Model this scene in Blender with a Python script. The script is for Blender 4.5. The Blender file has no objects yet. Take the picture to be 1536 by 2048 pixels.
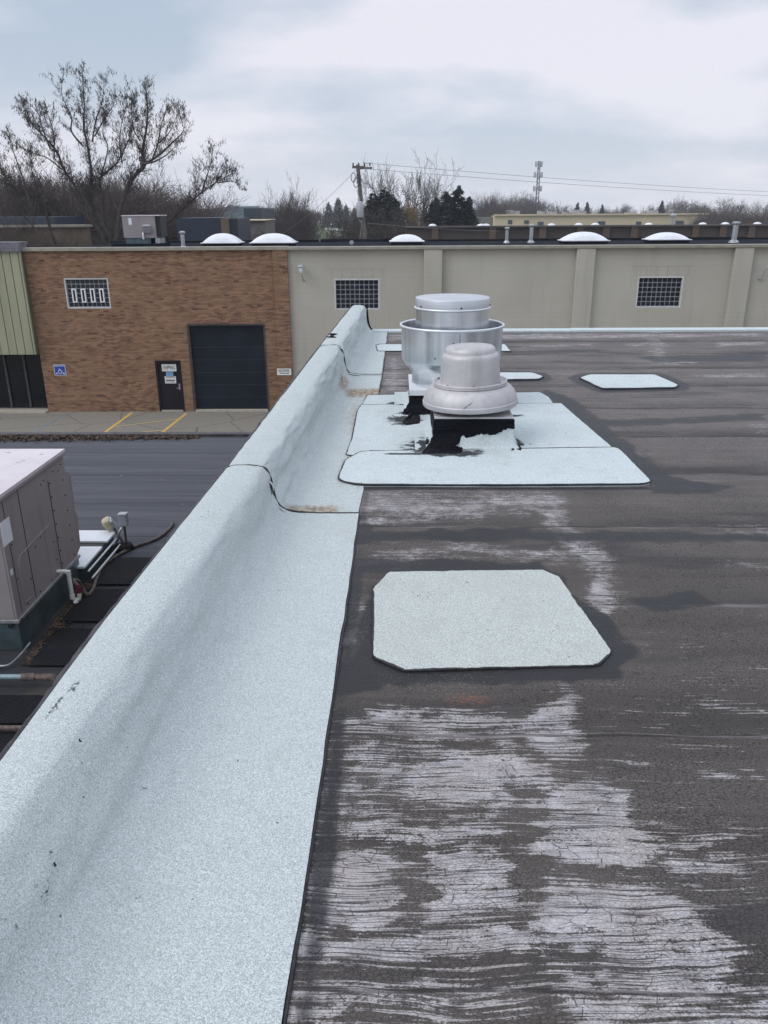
import bpy, math, random
import numpy as np
from mathutils import Vector, Matrix

# ------------------------------------------------------------------ camera, sky, sun, exposure
SC = bpy.context.scene
COL = SC.collection
R = math.radians
FPX, CXP, CYP, H = 1600.0, 768.0, 1024.0, 1.7
PITCH, ROLL, YAW = math.atan(604 / 1600), R(0.37), math.atan(32 / 1600)
_f = Vector((-math.sin(YAW) * math.cos(PITCH), math.cos(YAW) * math.cos(PITCH), -math.sin(PITCH)))
_r = Vector((math.cos(YAW), math.sin(YAW), 0)); _u = _r.cross(_f)
_r2 = _r * math.cos(ROLL) - _u * math.sin(ROLL); _u2 = _u * math.cos(ROLL) + _r * math.sin(ROLL)
cam = bpy.data.cameras.new('camera'); camo = bpy.data.objects.new('camera', cam); COL.objects.link(camo)
camo.matrix_world = Matrix(((_r2.x, _u2.x, -_f.x, 0), (_r2.y, _u2.y, -_f.y, 0), (_r2.z, _u2.z, -_f.z, H), (0, 0, 0, 1)))
cam.sensor_fit = 'VERTICAL'; cam.sensor_height = 36.0; cam.lens = 36.0 * FPX / 2048.0
cam.clip_start = 0.05; cam.clip_end = 4000
SC.camera = camo

SUN_EL, SUN_AZ = R(44), R(-118)          # high behind the clouds, from behind left
W = bpy.data.worlds.new('World'); SC.world = W; W.use_nodes = True
wt = W.node_tree; wt.nodes.clear()
def wn(t, **k):
    n = wt.nodes.new(t)
    for a, b in k.items(): setattr(n, a, b)
    return n
def wl(a, b): wt.links.new(a, b)
w_out = wn('ShaderNodeOutputWorld'); w_bg = wn('ShaderNodeBackground'); wl(w_bg.outputs[0], w_out.inputs[0])
w_sky = wn('ShaderNodeTexSky', sky_type='NISHITA', sun_disc=False, sun_elevation=SUN_EL, sun_rotation=SUN_AZ)
w_skm = wn('ShaderNodeMix', data_type='RGBA', blend_type='MULTIPLY'); w_skm.inputs[0].default_value = 1
wl(w_sky.outputs[0], w_skm.inputs[6]); w_skm.inputs[7].default_value = (.09, .09, .09, 1)
w_tc = wn('ShaderNodeTexCoord'); w_sep = wn('ShaderNodeSeparateXYZ'); wl(w_tc.outputs['Generated'], w_sep.inputs[0])
def wmath(op, a, b=None, clamp=False):
    n = wn('ShaderNodeMath', operation=op, use_clamp=clamp)
    for i, v in enumerate((a, b)):
        if v is None: continue
        if isinstance(v, (int, float)): n.inputs[i].default_value = v
        else: wl(v, n.inputs[i])
    return n.outputs[0]
zc = wmath('ADD', wmath('MAXIMUM', w_sep.outputs[2], 0.0), 0.30)
w_cmb = wn('ShaderNodeCombineXYZ')
wl(wmath('DIVIDE', w_sep.outputs[0], zc), w_cmb.inputs[0]); wl(wmath('DIVIDE', w_sep.outputs[1], zc), w_cmb.inputs[1])
def wnoise(scale, detail, off, rough=.55, sx=1.0):
    mp = wn('ShaderNodeMapping'); mp.inputs['Location'].default_value = off; mp.inputs['Scale'].default_value = (sx, 1, 1)
    wl(w_cmb.outputs[0], mp.inputs[0])
    n = wn('ShaderNodeTexNoise'); n.inputs['Scale'].default_value = scale; n.inputs['Detail'].default_value = detail
    n.inputs['Roughness'].default_value = rough; wl(mp.outputs[0], n.inputs[0]); return n.outputs[0]
n1 = wnoise(1.25, 4, (3.1, 2.35, 0), .48, .85); n2 = wnoise(3.2, 5, (8.3, 2.2, 4), .5, .85)
cl = wmath('ADD', wmath('MULTIPLY', n1, .72), wmath('MULTIPLY', n2, .28))
w_ramp = wn('ShaderNodeValToRGB'); cr = w_ramp.color_ramp
cr.elements[0].position = .415; cr.elements[0].color = (.45, .535, .645, 1)
cr.elements[1].position = .57; cr.elements[1].color = (.80, .79, .865, 1)
e = cr.elements.new(.49); e.color = (.60, .645, .745, 1)
wl(cl, w_ramp.inputs[0])
# brighter whitish band low over the horizon, brighter cloud deck overhead
hz = wmath('POWER', wmath('SUBTRACT', 1.0, wmath('MULTIPLY', wmath('MAXIMUM', w_sep.outputs[2], 0.0), 4.5), True), 2.0)
w_hm = wn('ShaderNodeMix', data_type='RGBA'); wl(wmath('MULTIPLY', hz, .62), w_hm.inputs[0])
wl(w_ramp.outputs[0], w_hm.inputs[6]); w_hm.inputs[7].default_value = (.86, .87, .95, 1)
up = wmath('ADD', 1.0, wmath('MULTIPLY', wmath('POWER', wmath('MAXIMUM', wmath('SUBTRACT', w_sep.outputs[2], .2), 0.0), .8), .62))
w_br = wn('ShaderNodeMix', data_type='RGBA', blend_type='MULTIPLY'); w_br.inputs[0].default_value = 1
wl(w_hm.outputs[2], w_br.inputs[6]); wl(up, w_br.inputs[7])
w_fin = wn('ShaderNodeMix', data_type='RGBA'); w_fin.inputs[0].default_value = .9
wl(w_skm.outputs[2], w_fin.inputs[6]); wl(w_br.outputs[2], w_fin.inputs[7])
wl(w_fin.outputs[2], w_bg.inputs[0]); w_bg.inputs[1].default_value = 1.0

sun = bpy.data.lights.new('sun', 'SUN'); sun.energy = 1.15; sun.angle = R(36); sun.color = (1, .97, .93)
suno = bpy.data.objects.new('sun', sun); COL.objects.link(suno)
sd = Vector((math.sin(SUN_AZ) * math.cos(SUN_EL), math.cos(SUN_AZ) * math.cos(SUN_EL), math.sin(SUN_EL)))
suno.rotation_euler = sd.to_track_quat('Z', 'Y').to_euler()
SC.view_settings.view_transform = 'Standard'; SC.view_settings.look = 'None'
SC.view_settings.exposure = 0.17; SC.view_settings.gamma = 1.0
SC.render.engine = 'CYCLES'
SC.cycles.max_bounces = 6; SC.cycles.use_denoising = True; SC.cycles.denoiser = 'OPENIMAGEDENOISE'; SC.cycles.denoising_prefilter = 'NONE'
SC.cycles.sample_clamp_indirect = 4
HAZE = .0005

# ------------------------------------------------------------------ survey helpers: a measured photo point on a known plane -> metres
def ray(px, py): return _f + _r2 * ((px - CXP) / FPX) - _u2 * ((py - CYP) / FPX)
def on_z(px, py, z=0.0):
    d = ray(px, py); t = (z - H) / d.z; return Vector((0, 0, H)) + d * t
def on_y(px, py, y):
    d = ray(px, py); t = y / d.y; return Vector((0, 0, H)) + d * t

# ------------------------------------------------------------------ materials
class NT:
    def __init__(s, name):
        s.m = bpy.data.materials.new(name); s.m.use_nodes = True; s.t = s.m.node_tree
        s.b = s.t.nodes['Principled BSDF']; s._tc = None
    def n(s, t, **k):
        n = s.t.nodes.new(t)
        for a, b in k.items(): setattr(n, a, b)
        return n
    def put(s, sock, v):
        if v is None: return
        if isinstance(v, bpy.types.NodeSocket): s.t.links.new(v, sock)
        elif isinstance(v, (tuple, list)) and sock.type == 'RGBA': sock.default_value = (v[0], v[1], v[2], 1)
        else: sock.default_value = v
    @property
    def obj(s):
        if s._tc is None: s._tc = s.n('ShaderNodeTexCoord')
        return s._tc.outputs['Object']
    def xyz(s, v=None):
        n = s.n('ShaderNodeSeparateXYZ'); s.put(n.inputs[0], v or s.obj); return n.outputs
    def comb(s, x=0, y=0, z=0):
        n = s.n('ShaderNodeCombineXYZ')
        for i, v in enumerate((x, y, z)): s.put(n.inputs[i], v)
        return n.outputs[0]
    def map(s, scale=(1, 1, 1), loc=(0, 0, 0), rot=(0, 0, 0), v=None):
        n = s.n('ShaderNodeMapping'); s.put(n.inputs[0], v or s.obj)
        n.inputs['Scale'].default_value = scale; n.inputs['Location'].default_value = loc; n.inputs['Rotation'].default_value = rot
        return n.outputs[0]
    def noise(s, scale=5, detail=3, rough=.55, v=None, dist=0):
        n = s.n('ShaderNodeTexNoise'); s.put(n.inputs['Vector'], v or s.obj)
        n.inputs['Scale'].default_value = scale; n.inputs['Detail'].default_value = detail
        n.inputs['Roughness'].default_value = rough; n.inputs['Distortion'].default_value = dist
        return n.outputs['Fac']
    def voro(s, scale=5, feature='F1', v=None, out='Distance', rnd=1.0):
        n = s.n('ShaderNodeTexVoronoi', feature=feature); s.put(n.inputs['Vector'], v or s.obj)
        n.inputs['Scale'].default_value = scale; n.inputs['Randomness'].default_value = rnd
        return n.outputs[out]
    def white(s, v): 
        n = s.n('ShaderNodeTexWhiteNoise', noise_dimensions='3D'); s.put(n.inputs['Vector'], v); return n.outputs['Value']
    def math(s, op, a, b=None, c=None, clamp=False):
        n = s.n('ShaderNodeMath', operation=op, use_clamp=clamp)
        for i, v in enumerate((a, b, c)): s.put(n.inputs[i], v)
        return n.outputs[0]
    def ramp(s, f, lo, hi, a=0.0, b=1.0):
        n = s.n('ShaderNodeMapRange', interpolation_type='SMOOTHSTEP'); s.put(n.inputs[0], f)
        for i, v in ((1, lo), (2, hi), (3, a), (4, b)): s.put(n.inputs[i], v)
        return n.outputs[0]
    def lin(s, f, lo, hi, a=0.0, b=1.0):
        n = s.n('ShaderNodeMapRange'); s.put(n.inputs[0], f)
        for i, v in ((1, lo), (2, hi), (3, a), (4, b)): s.put(n.inputs[i], v)
        return n.outputs[0]
    def mix(s, f, a, b, mode='MIX'):
        n = s.n('ShaderNodeMix', data_type='RGBA', blend_type=mode)
        s.put(n.inputs[0], f); s.put(n.inputs[6], a); s.put(n.inputs[7], b); return n.outputs[2]
    def attr(s, name, out='Fac'):
        n = s.n('ShaderNodeAttribute'); n.attribute_name = name; return n.outputs[out]
    def bump(s, h, strength=.3, dist=.01):
        n = s.n('ShaderNodeBump'); s.put(n.inputs['Height'], h); n.inputs['Strength'].default_value = strength
        n.inputs['Distance'].default_value = dist; s.t.links.new(n.outputs[0], s.b.inputs['Normal'])
    def set(s, col=None, rough=None, metal=None, spec=None, **k):
        s.put(s.b.inputs['Base Color'], col); s.put(s.b.inputs['Roughness'], rough)
        s.put(s.b.inputs['Metallic'], metal); s.put(s.b.inputs['Specular IOR Level'], spec)
        for a, b in k.items(): s.put(s.b.inputs[a], b)
        return s.m

def simple(name, col, rough=.6, metal=0.0, var=.15, scale=6, bump=0, spec=.5, dirt=None, rvar=0):
    t = NT(name); n = t.noise(scale, 4)
    c2 = tuple(max(0, x * (1 - var)) for x in col); c1 = tuple(min(1, x * (1 + var)) for x in col)
    c = t.mix(t.ramp(n, .3, .7), c2, c1)
    if dirt: c = t.mix(t.ramp(t.noise(scale * .37, 5, .65), .52, .75, 0, dirt[1]), c, dirt[0])
    if bump: t.bump(t.noise(scale * 8, 3), bump, .005)
    r = rough if not rvar else t.lin(n, .3, .7, rough - rvar, rough + rvar)
    return t.set(c, r, metal, spec)

M = {}
def m_capsheet(name, base=(.53, .588, .592), rough=.85, dirt=.5, contrast=1.0):
    t = NT(name)
    cell = t.voro(430, v=t.obj, out='Color'); cx = t.xyz(cell)[0]
    g2 = t.noise(190, 2, .7)
    g = t.math('ADD', t.math('MULTIPLY', cx, .6), t.math('MULTIPLY', g2, .4))
    lo = tuple(v * (1 - .42 * contrast) for v in base); hi = tuple(min(.96, v * (1 + .22 * contrast)) for v in base)
    c = t.mix(t.lin(g, .2, .8), lo, hi)
    big = t.noise(1.6, 5, .6); c = t.mix(t.ramp(big, .45, .75, 0, .22 if dirt < .9 else .4), c, (.42, .45, .42)); c = t.mix(t.ramp(t.noise(4.5, 5, .7), .5, .72, 0, .3 * dirt), c, (.36, .37, .33))
    sm = t.noise(9, 5, .7); c = t.mix(t.ramp(sm, .56, .78, 0, .25 * dirt), c, (.36, .37, .34))
    # granule loss: sparse dark pits gathered in a few places
    where = t.ramp(t.noise(2.3, 2), .60, .72); pit = t.ramp(t.noise(85, 3, .65), .60, .66)
    c = t.mix(t.math('MULTIPLY', where, t.math('MULTIPLY', pit, dirt)), c, (.05, .055, .06))
    spk = t.ramp(t.noise(30, 2), .745, .78); c = t.mix(t.math('MULTIPLY', spk, .8), c, (.05, .055, .06))
    st = t.attr('stain'); stn = t.noise(13, 5, .7, v=t.map((1.6, 1, 1)))
    sf = t.ramp(t.math('ADD', st, t.math('MULTIPLY', t.math('SUBTRACT', stn, .5), .9)), .28, .85, 0, .9)
    c = t.mix(sf, c, t.mix(t.ramp(t.noise(28, 3), .38, .62), (.19, .14, .095), (.42, .35, .26)))
    sc = t.attr('scuff'); pn = t.noise(55, 4, .75, v=t.map((1, .55, 1)))
    c = t.mix(t.ramp(t.math('ADD', sc, t.math('MULTIPLY', t.math('SUBTRACT', pn, .5), 1.6)), .55, .70, 0, .92), c, (.045, .05, .055))
    t.bump(g, .35, .002)
    return t.set(c, rough, 0, .25)
def m_fan_sheet():
    m = m_capsheet('fan_capsheet', (.60, .675, .69), dirt=.85, contrast=.9)
    t = NT.__new__(NT); t.m = m; t.t = m.node_tree; t.b = t.t.nodes['Principled BSDF']; t._tc = None
    X, Y, Z = t.xyz(); old = t.b.inputs['Base Color'].links[0].from_socket; best = None
    for cx, cy, rx, ry in TAR_BLOBS:
        d = t.math('SQRT', t.math('ADD', t.math('POWER', t.math('DIVIDE', t.math('SUBTRACT', X, cx), rx), 2), t.math('POWER', t.math('DIVIDE', t.math('SUBTRACT', Y, cy), ry), 2)))
        v = t.math('SUBTRACT', 1, d); best = v if best is None else t.math('MAXIMUM', best, v)
    nz = t.math('ADD', t.math('MULTIPLY', t.math('SUBTRACT', t.noise(14, 5, .7, v=t.map((.8, 1.3, 1))), .5), 2.2), t.math('MULTIPLY', t.math('SUBTRACT', t.noise(90, 3, .7), .5), .9))
    f = t.ramp(t.math('ADD', best, nz), .02, .38)
    c = t.mix(t.math('MULTIPLY', f, .94), old, t.mix(t.ramp(t.noise(120, 3, .7), .3, .75), (.006, .008, .011), (.030, .033, .040)))
    t.put(t.b.inputs['Base Color'], c); return m
TAR_BLOBS = ((.22, 5.90, .20, .26), (.40, 5.70, .28, .13), (.10, 5.66, .30, .035), (.05, 6.72, .17, .22), (.16, 6.95, .20, .12), (.0, 7.35, .12, .10), (.905, 6.02, .05, .12), (.93, 5.93, .10, .05), (1.02, 6.85, .10, .05))
M['cap'] = m_capsheet('mineral_capsheet')
M['cap_patch'] = m_capsheet('patch_capsheet', (.535, .58, .555), dirt=.95, contrast=1.15)
M['cap_far'] = m_fan_sheet()

def m_roof():
    t = NT('worn_membrane'); X, Y, Z = t.xyz()
    wn_ = t.noise(1.1, 3); wob = t.math('MULTIPLY', t.math('SUBTRACT', wn_, .5), .15)
    yw = t.math('ADD', Y, wob)
    vec = t.comb(X, yw, Z)
    streak = t.noise(1, 4, .6, v=t.map((1.6, 42, 1), v=vec))
    streak2 = t.noise(1, 2, .6, v=t.map((3.4, 92, 1), v=vec))
    brush = t.noise(1, 1, .5, v=t.map((.9, 60, 1), loc=(4, 9, 0), v=vec))
    fine = t.noise(140, 3, .7)
    mid = t.noise(12, 5, .7)
    band = t.noise(1, 3, .5, v=t.map((.12, 2.3, 1)))
    # base dark coating
    streakL = t.noise(1, 4, .55, v=t.map((.8, 13, 1), loc=(2, 6, 0), v=vec))
    damp = t.noise(1, 4, .55, v=t.map((.55, 3.1, 1), loc=(5, 2, 0)))
    yl = t.math('ADD', Y, t.math('MULTIPLY', t.math('SUBTRACT', t.noise(3.5, 3), .5), .035))
    fc_ = t.math('FRACT', t.math('DIVIDE', t.math('ADD', yl, .59), .97))
    lapsh = t.math('MULTIPLY', t.ramp(fc_, 0, .34, 1, 0), t.ramp(t.noise(.8, 3), .35, .6, .25, 1))
    dark = t.mix(t.ramp(band, .32, .68), (.068, .060, .054), (.122, .110, .102))
    dark = t.mix(t.lin(streakL, .3, .7, 0, .45), dark, (.15, .135, .124))
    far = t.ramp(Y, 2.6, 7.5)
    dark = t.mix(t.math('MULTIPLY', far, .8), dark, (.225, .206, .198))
    dark = t.mix(t.math('MULTIPLY', lapsh, .75), dark, (.062, .057, .056))
    dark = t.mix(t.ramp(damp, .54, .68, 0, .6), dark, (.043, .043, .050))
    dark = t.mix(t.ramp(fine, .35, .7, 0, .32), dark, (.035, .031, .028))
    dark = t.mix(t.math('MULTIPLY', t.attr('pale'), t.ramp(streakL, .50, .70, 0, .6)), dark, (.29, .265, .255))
    # wear mask: a bristle pattern compared with how far the coat has gone
    w = t.attr('worn')
    iso = t.noise(34, 4, .7, v=t.map((.75, 1.15, 1)))
    k2 = t.ramp(Y, 2.2, 3.5, 1.8, .4)
    wm = t.math('ADD', w, t.math('MULTIPLY', t.math('SUBTRACT', streak2, .5), k2))
    wm = t.math('ADD', wm, t.math('MULTIPLY', t.math('SUBTRACT', streakL, .5), .75))
    wm = t.math('ADD', wm, t.math('MULTIPLY', t.math('SUBTRACT', mid, .5), .6))
    wm = t.math('ADD', wm, t.math('MULTIPLY', t.math('SUBTRACT', iso, .5), .75))
    wm = t.math('ADD', wm, t.math('MULTIPLY', t.math('SUBTRACT', fine, .5), .7))
    wf = t.ramp(wm, t.ramp(Y, 2.4, 4.5, .46, .36), t.ramp(Y, 2.4, 4.5, .60, .80))
    pal = t.mix(t.ramp(mid, .35, .65), (.34, .325, .332), (.50, .485, .50))
    pal = t.mix(t.ramp(t.noise(4, 3), .42, .68, 0, .6), pal, (.40, .365, .35))
    pal = t.mix(t.ramp(w, .3, .7, .55, 0), pal, (.27, .245, .235))
    c = t.mix(wf, dark, pal)
    # brush lines through the worn coat
    bl = t.ramp(t.math('ABSOLUTE', t.math('SUBTRACT', brush, .5)), .006, .030, 1, 0)
    bl = t.math('MULTIPLY', bl, t.ramp(t.noise(4, 3, .6, v=t.map((.6, 2, 1))), .34, .46))
    brush2 = t.noise(1, 2, .5, v=t.map((1.6, 120, 1), loc=(1, 3, 0), v=vec))
    bl2 = t.math('MULTIPLY', t.ramp(t.math('ABSOLUTE', t.math('SUBTRACT', brush2, .52)), .01, .04, 1, 0), t.ramp(t.noise(5, 3, .6, v=t.map((.5, 1.6, 1), loc=(7, 2, 0))), .46, .58))
    bl = t.math('MAXIMUM', bl, bl2)
    c = t.mix(t.math('MULTIPLY', bl, t.math('ADD', .12, t.math('MULTIPLY', wf, .8))), c, (.04, .035, .034))
    # cracks
    dv = t.n('ShaderNodeVectorMath', operation='ADD'); t.put(dv.inputs[0], vec)
    nn = t.n('ShaderNodeTexNoise'); t.put(nn.inputs['Vector'], t.obj); nn.inputs['Scale'].default_value = 16; nn.inputs['Detail'].default_value = 3
    sb = t.n('ShaderNodeVectorMath', operation='SCALE'); t.put(sb.inputs[0], nn.outputs['Color']); sb.inputs['Scale'].default_value = .022
    t.put(dv.inputs[1], sb.outputs[0])
    big = t.voro(1, 'DISTANCE_TO_EDGE', v=t.map((15, 46, 1), v=dv.outputs[0]))
    sm = t.voro(1, 'DISTANCE_TO_EDGE', v=t.map((70, 105, 1), v=dv.outputs[0]))
    cb = t.math('MULTIPLY', t.ramp(big, .006, .026, 1, 0), t.ramp(t.noise(7, 3), .38, .54))
    cs = t.ramp(sm, .02, .11, 1, 0)
    c = t.mix(t.math('MULTIPLY', cb, t.math('ADD', .2, t.math('MULTIPLY', wf, .62))), c, (.04, .036, .034))
    c = t.mix(t.math('MULTIPLY', cs, t.math('MULTIPLY', t.ramp(t.noise(1.7, 3), .35, .6, .35, .8), t.math('SUBTRACT', 1, t.math('MULTIPLY', wf, .55)))), c, (.022, .02, .02))
    # lap seams of the rolls, every 0.97 m
    fr = t.math('ABSOLUTE', t.math('SUBTRACT', t.math('FRACT', t.math('DIVIDE', t.math('ADD', yl, .105), .97)), .5))
    lap = t.math('MULTIPLY', t.ramp(fr, .005, t.math('ADD', .008, t.math('MULTIPLY', far, .022)), 1, 0), t.ramp(t.noise(6, 3), .30, .5))
    c = t.mix(t.math('MULTIPLY', lap, .85), c, (.03, .028, .028))
    lap2 = t.math('MULTIPLY', t.math('MULTIPLY', t.ramp(fr, .012, .022, 1, 0), t.ramp(streak, .5, .62)), .35)
    c = t.mix(lap2, c, (.36, .33, .34))
    # tar bleeding round patches
    ta = t.math('ADD', t.attr('tar'), t.math('MULTIPLY', t.math('SUBTRACT', t.noise(11, 5, .65, v=t.map((.6, 1.4, 1))), .5), .75))
    tf = t.ramp(ta, .42, .78)
    c = t.mix(t.math('MULTIPLY', tf, .88), c, t.mix(t.ramp(fine, .3, .7), (.010, .011, .015), (.024, .026, .032)))
    # loose granules thrown out beside the patch
    gr = t.math('MULTIPLY', t.ramp(t.voro(120, out='Distance'), .10, .16, 1, 0), t.attr('grit'))
    c = t.mix(t.math('MULTIPLY', gr, .9), c, (.55, .5, .45))
    orf = t.math('MULTIPLY', t.attr('rust'), t.ramp(t.noise(75, 4, .75, v=t.map((.6, 1.5, 1))), .46, .6))  # small orange spot, broken up by fine noise
    c = t.mix(orf, c, (.30, .12, .07))
    h = t.math('SUBTRACT', t.math('MULTIPLY', wf, .5), t.math('ADD', t.math('MULTIPLY', cb, .8), t.math('MULTIPLY', cs, .5)))
    t.bump(t.math('ADD', h, t.math('MULTIPLY', fine, .4)), .55, .004)
    return t.set(c, t.mix(tf, (.82, .82, .82), (.5, .5, .5)), 0, .3)
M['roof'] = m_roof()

def m_tar(name='roof_tar'):
    t = NT(name); n = t.noise(40, 5, .7)
    t.bump(t.noise(60, 5, .7), .8, .012)
    return t.set(t.mix(t.ramp(n, .3, .75), (.003, .004, .006), (.012, .014, .019)), t.lin(n, .3, .7, .45, .7), 0, .15)
M['tar'] = m_tar()
def m_tarband():
    t = NT('trowelled_tar'); n = t.noise(1, 4, .65, v=t.map((5, 5, 85)))
    t.bump(n, 1.0, .02)
    return t.set(t.mix(t.ramp(n, .3, .75), (.002, .003, .005), (.008, .010, .015)), t.lin(n, .3, .7, .45, .7), 0, .15)
M['tarband'] = m_tarband()

def m_alu():
    t = NT('spun_aluminium')
    ang = t.noise(1, 3, .5, v=t.map((9, 9, .25))); sc = t.noise(1, 3, .6, v=t.map((3, 3, 60)))
    c = t.mix(t.ramp(ang, .3, .7), (.58, .615, .65), (.79, .815, .84))
    c = t.mix(t.ramp(t.noise(5, 5, .7), .5, .8, 0, .35), c, (.42, .41, .40))
    t.bump(t.noise(1, 2, .5, v=t.map((5, 5, 1.5))), .06, .03)
    return t.set(c, t.lin(ang, .3, .7, .24, .40), .92, .5)
M['alu'] = m_alu()
M['alu_lid'] = simple('lid_aluminium', (.60, .635, .67), .44, .85, .06, 3)
M['alu_rim'] = simple('rolled_rim', (.74, .77, .80), .42, .7, .06)
def m_mush():
    t = NT('weathered_fan_metal'); n = t.noise(4, 5, .65); st = t.noise(1, 4, .6, v=t.map((14, 14, 1.2)))
    c = t.mix(t.ramp(n, .3, .7), (.46, .45, .455), (.56, .55, .555))
    c = t.mix(t.ramp(st, .46, .72, 0, .55), c, (.37, .35, .34))
    sp = t.ramp(t.noise(60, 2), .68, .74); c = t.mix(t.math('MULTIPLY', sp, .35), c, (.2, .18, .17))
    return t.set(c, t.lin(n, .3, .7, .45, .6), .35, .5)
M['mush'] = m_mush()
M['dark'] = simple('shadowed_throat', (.06, .058, .06), .7)
M['galv'] = simple('galvanised', (.44, .47, .49), .42, .75, .15, 18)
M['white_cap'] = simple('white_metal', (.72, .74, .76), .5, .2, .06, 5, dirt=((.4, .39, .37), .4))
M['screw'] = simple('screw', (.03, .03, .03), .5, .4)

def m_lowroof():
    t = NT('low_roof_membrane'); X, Y, Z = t.xyz()
    wob = t.math('MULTIPLY', t.math('SUBTRACT', t.noise(.7, 3), .5), .22)
    s1 = t.noise(1, 5, .65, v=t.map((.35, 9, 1), v=t.comb(X, t.math('ADD', Y, wob), Z)))
    s2 = t.noise(1, 4, .6, v=t.map((.5, 32, 1), v=t.comb(X, t.math('ADD', Y, wob), Z)))
    c = t.mix(t.ramp(s1, .3, .72), (.060, .065, .077), (.092, .097, .112))
    c = t.mix(t.ramp(s2, .45, .75, 0, .28), c, (.14, .14, .155))
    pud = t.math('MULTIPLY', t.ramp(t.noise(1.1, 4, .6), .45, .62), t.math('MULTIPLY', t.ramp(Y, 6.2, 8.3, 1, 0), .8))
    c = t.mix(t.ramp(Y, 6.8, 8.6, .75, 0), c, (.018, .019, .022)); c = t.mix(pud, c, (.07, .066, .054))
    fr = t.math('ABSOLUTE', t.math('SUBTRACT', t.math('FRACT', t.math('DIVIDE', t.math('ADD', Y, .03), 1.1)), .5))
    c = t.mix(t.ramp(fr, .006, .013, .8, 0), c, (.022, .022, .026))
    spot = t.ramp(t.noise(7, 3, v=t.map((1, 2.6, 1))), .70, .74); c = t.mix(t.math('MULTIPLY', spot, .6), c, (.32, .32, .34))
    return t.set(c, .75, 0, .2)
M['lowroof'] = m_lowroof()
def m_pad():
    t = NT('ribbed_rubber'); X, Y, Z = t.xyz()
    rb = t.math('SINE', t.math('MULTIPLY', X, 330)); t.bump(rb, .35, .003)
    c = t.mix(t.ramp(rb, -.2, .9), (.006, .007, .009), (.017, .018, .022))
    c = t.mix(t.ramp(t.noise(3, 4), .5, .75, 0, .5), c, (.032, .03, .027))
    return t.set(c, .75, 0, .15)
M['pad'] = m_pad()
def m_unit(name, c0, c1, dirt):
    t = NT(name); X, Y, Z = t.xyz(); n = t.noise(1.2, 4, .6); st = t.noise(1, 4, .6, v=t.map((7, 7, .5)))
    c = t.mix(t.ramp(n, .3, .7), c0, c1)
    c = t.mix(t.ramp(st, .5, .75, 0, .3), c, dirt)
    sp = t.ramp(t.noise(20, 4, .7), .66, .75); c = t.mix(t.math('MULTIPLY', sp, .35), c, dirt)
    t.bump(t.noise(1.5, 2), .1, .03)
    return t.set(c, .5, .1, .4)
M['unit'] = m_unit('unit_paint', (.28, .252, .262), (.32, .29, .30), (.15, .135, .13))
M['unit_top'] = m_unit('unit_top_paint', (.62, .57, .60), (.70, .65, .68), (.45, .41, .4))
M['curbgalv'] = simple('curb_galvanised', (.10, .145, .16), .4, .55, .25, 5, dirt=((.07, .06, .045), .6))
M['pvc'] = simple('white_pvc', (.78, .78, .74), .4, 0, .05)
M['hose'] = simple('weathered_hose', (.085, .068, .058), .55, 0, .5, 25)
M['redhose'] = simple('red_coupling', (.20, .03, .06), .5)
M['label'] = simple('white_label', (.72, .76, .8), .5, 0, .04)
M['beige'] = simple('aged_plastic', (.46, .40, .27), .55, 0, .15, 14)
M['pipe'] = simple('blue_grey_pipe', (.20, .28, .31), .5, .2, .15, 12)
M['rusty'] = simple('rusty_fitting', (.13, .10, .088), .75, .3, .4, 30)
M['edge'] = simple('edge_metal', (.06, .058, .062), .55, .3, .35, 9)
M['outerwall'] = simple('parapet_outer_wall', (.20, .16, .13), .85, 0, .2, 6, .3)
M['bitumen'] = simple('bitumen_bead', (.022, .023, .027), .5, 0, .5, 60, .6)

def m_brick():
    t = NT('brown_brick'); X, Y, Z = t.xyz()
    u = t.math('ADD', X, Y)
    row = t.math('FLOOR', t.math('DIVIDE', Z, .068)); par = t.math('FLOORED_MODULO', row, 2)
    uu = t.math('ADD', t.math('DIVIDE', u, .22), t.math('MULTIPLY', par, .5)); col = t.math('FLOOR', uu)
    wv = t.white(t.comb(row, col, 3.0)); wv2 = t.white(t.comb(row, col, 9.0))
    fu = t.math('ABSOLUTE', t.math('SUBTRACT', t.math('FRACT', uu), .5)); fv = t.math('ABSOLUTE', t.math('SUBTRACT', t.math('FRACT', t.math('DIVIDE', Z, .068)), .5))
    mort = t.math('MAXIMUM', t.ramp(fu, .475, .488), t.ramp(fv, .40, .46))
    big = t.noise(.55, 4, .6); strm = t.noise(1, 3, .6, v=t.map((.6, .6, 6)))
    c = t.mix(t.lin(wv, 0, 1), (.145, .078, .052), (.315, .182, .110))
    c = t.mix(t.ramp(big, .35, .65, 0, .45), c, (.30, .19, .115))
    c = t.mix(t.ramp(strm, .45, .7, 0, .4), c, (.21, .115, .07))
    c = t.mix(t.math('MULTIPLY', t.math('GREATER_THAN', wv2, .955), .6), c, (.05, .032, .026))
    # uneven raked joints: darker in streaks
    c = t.mix(t.math('MULTIPLY', mort, .85), c, t.mix(t.ramp(t.noise(1, 3, .6, v=t.map((1.1, 1.1, 13))), .44, .58), (.30, .21, .145), (.035, .022, .018)))
    c = t.mix(t.ramp(t.noise(.9, 5, .65), .58, .8, 0, .35), c, (.36, .27, .2))
    t.bump(t.math('SUBTRACT', 1, mort), .4, .01)
    return t.set(c, .88, 0, .2)
M['brick'] = m_brick()
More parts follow.
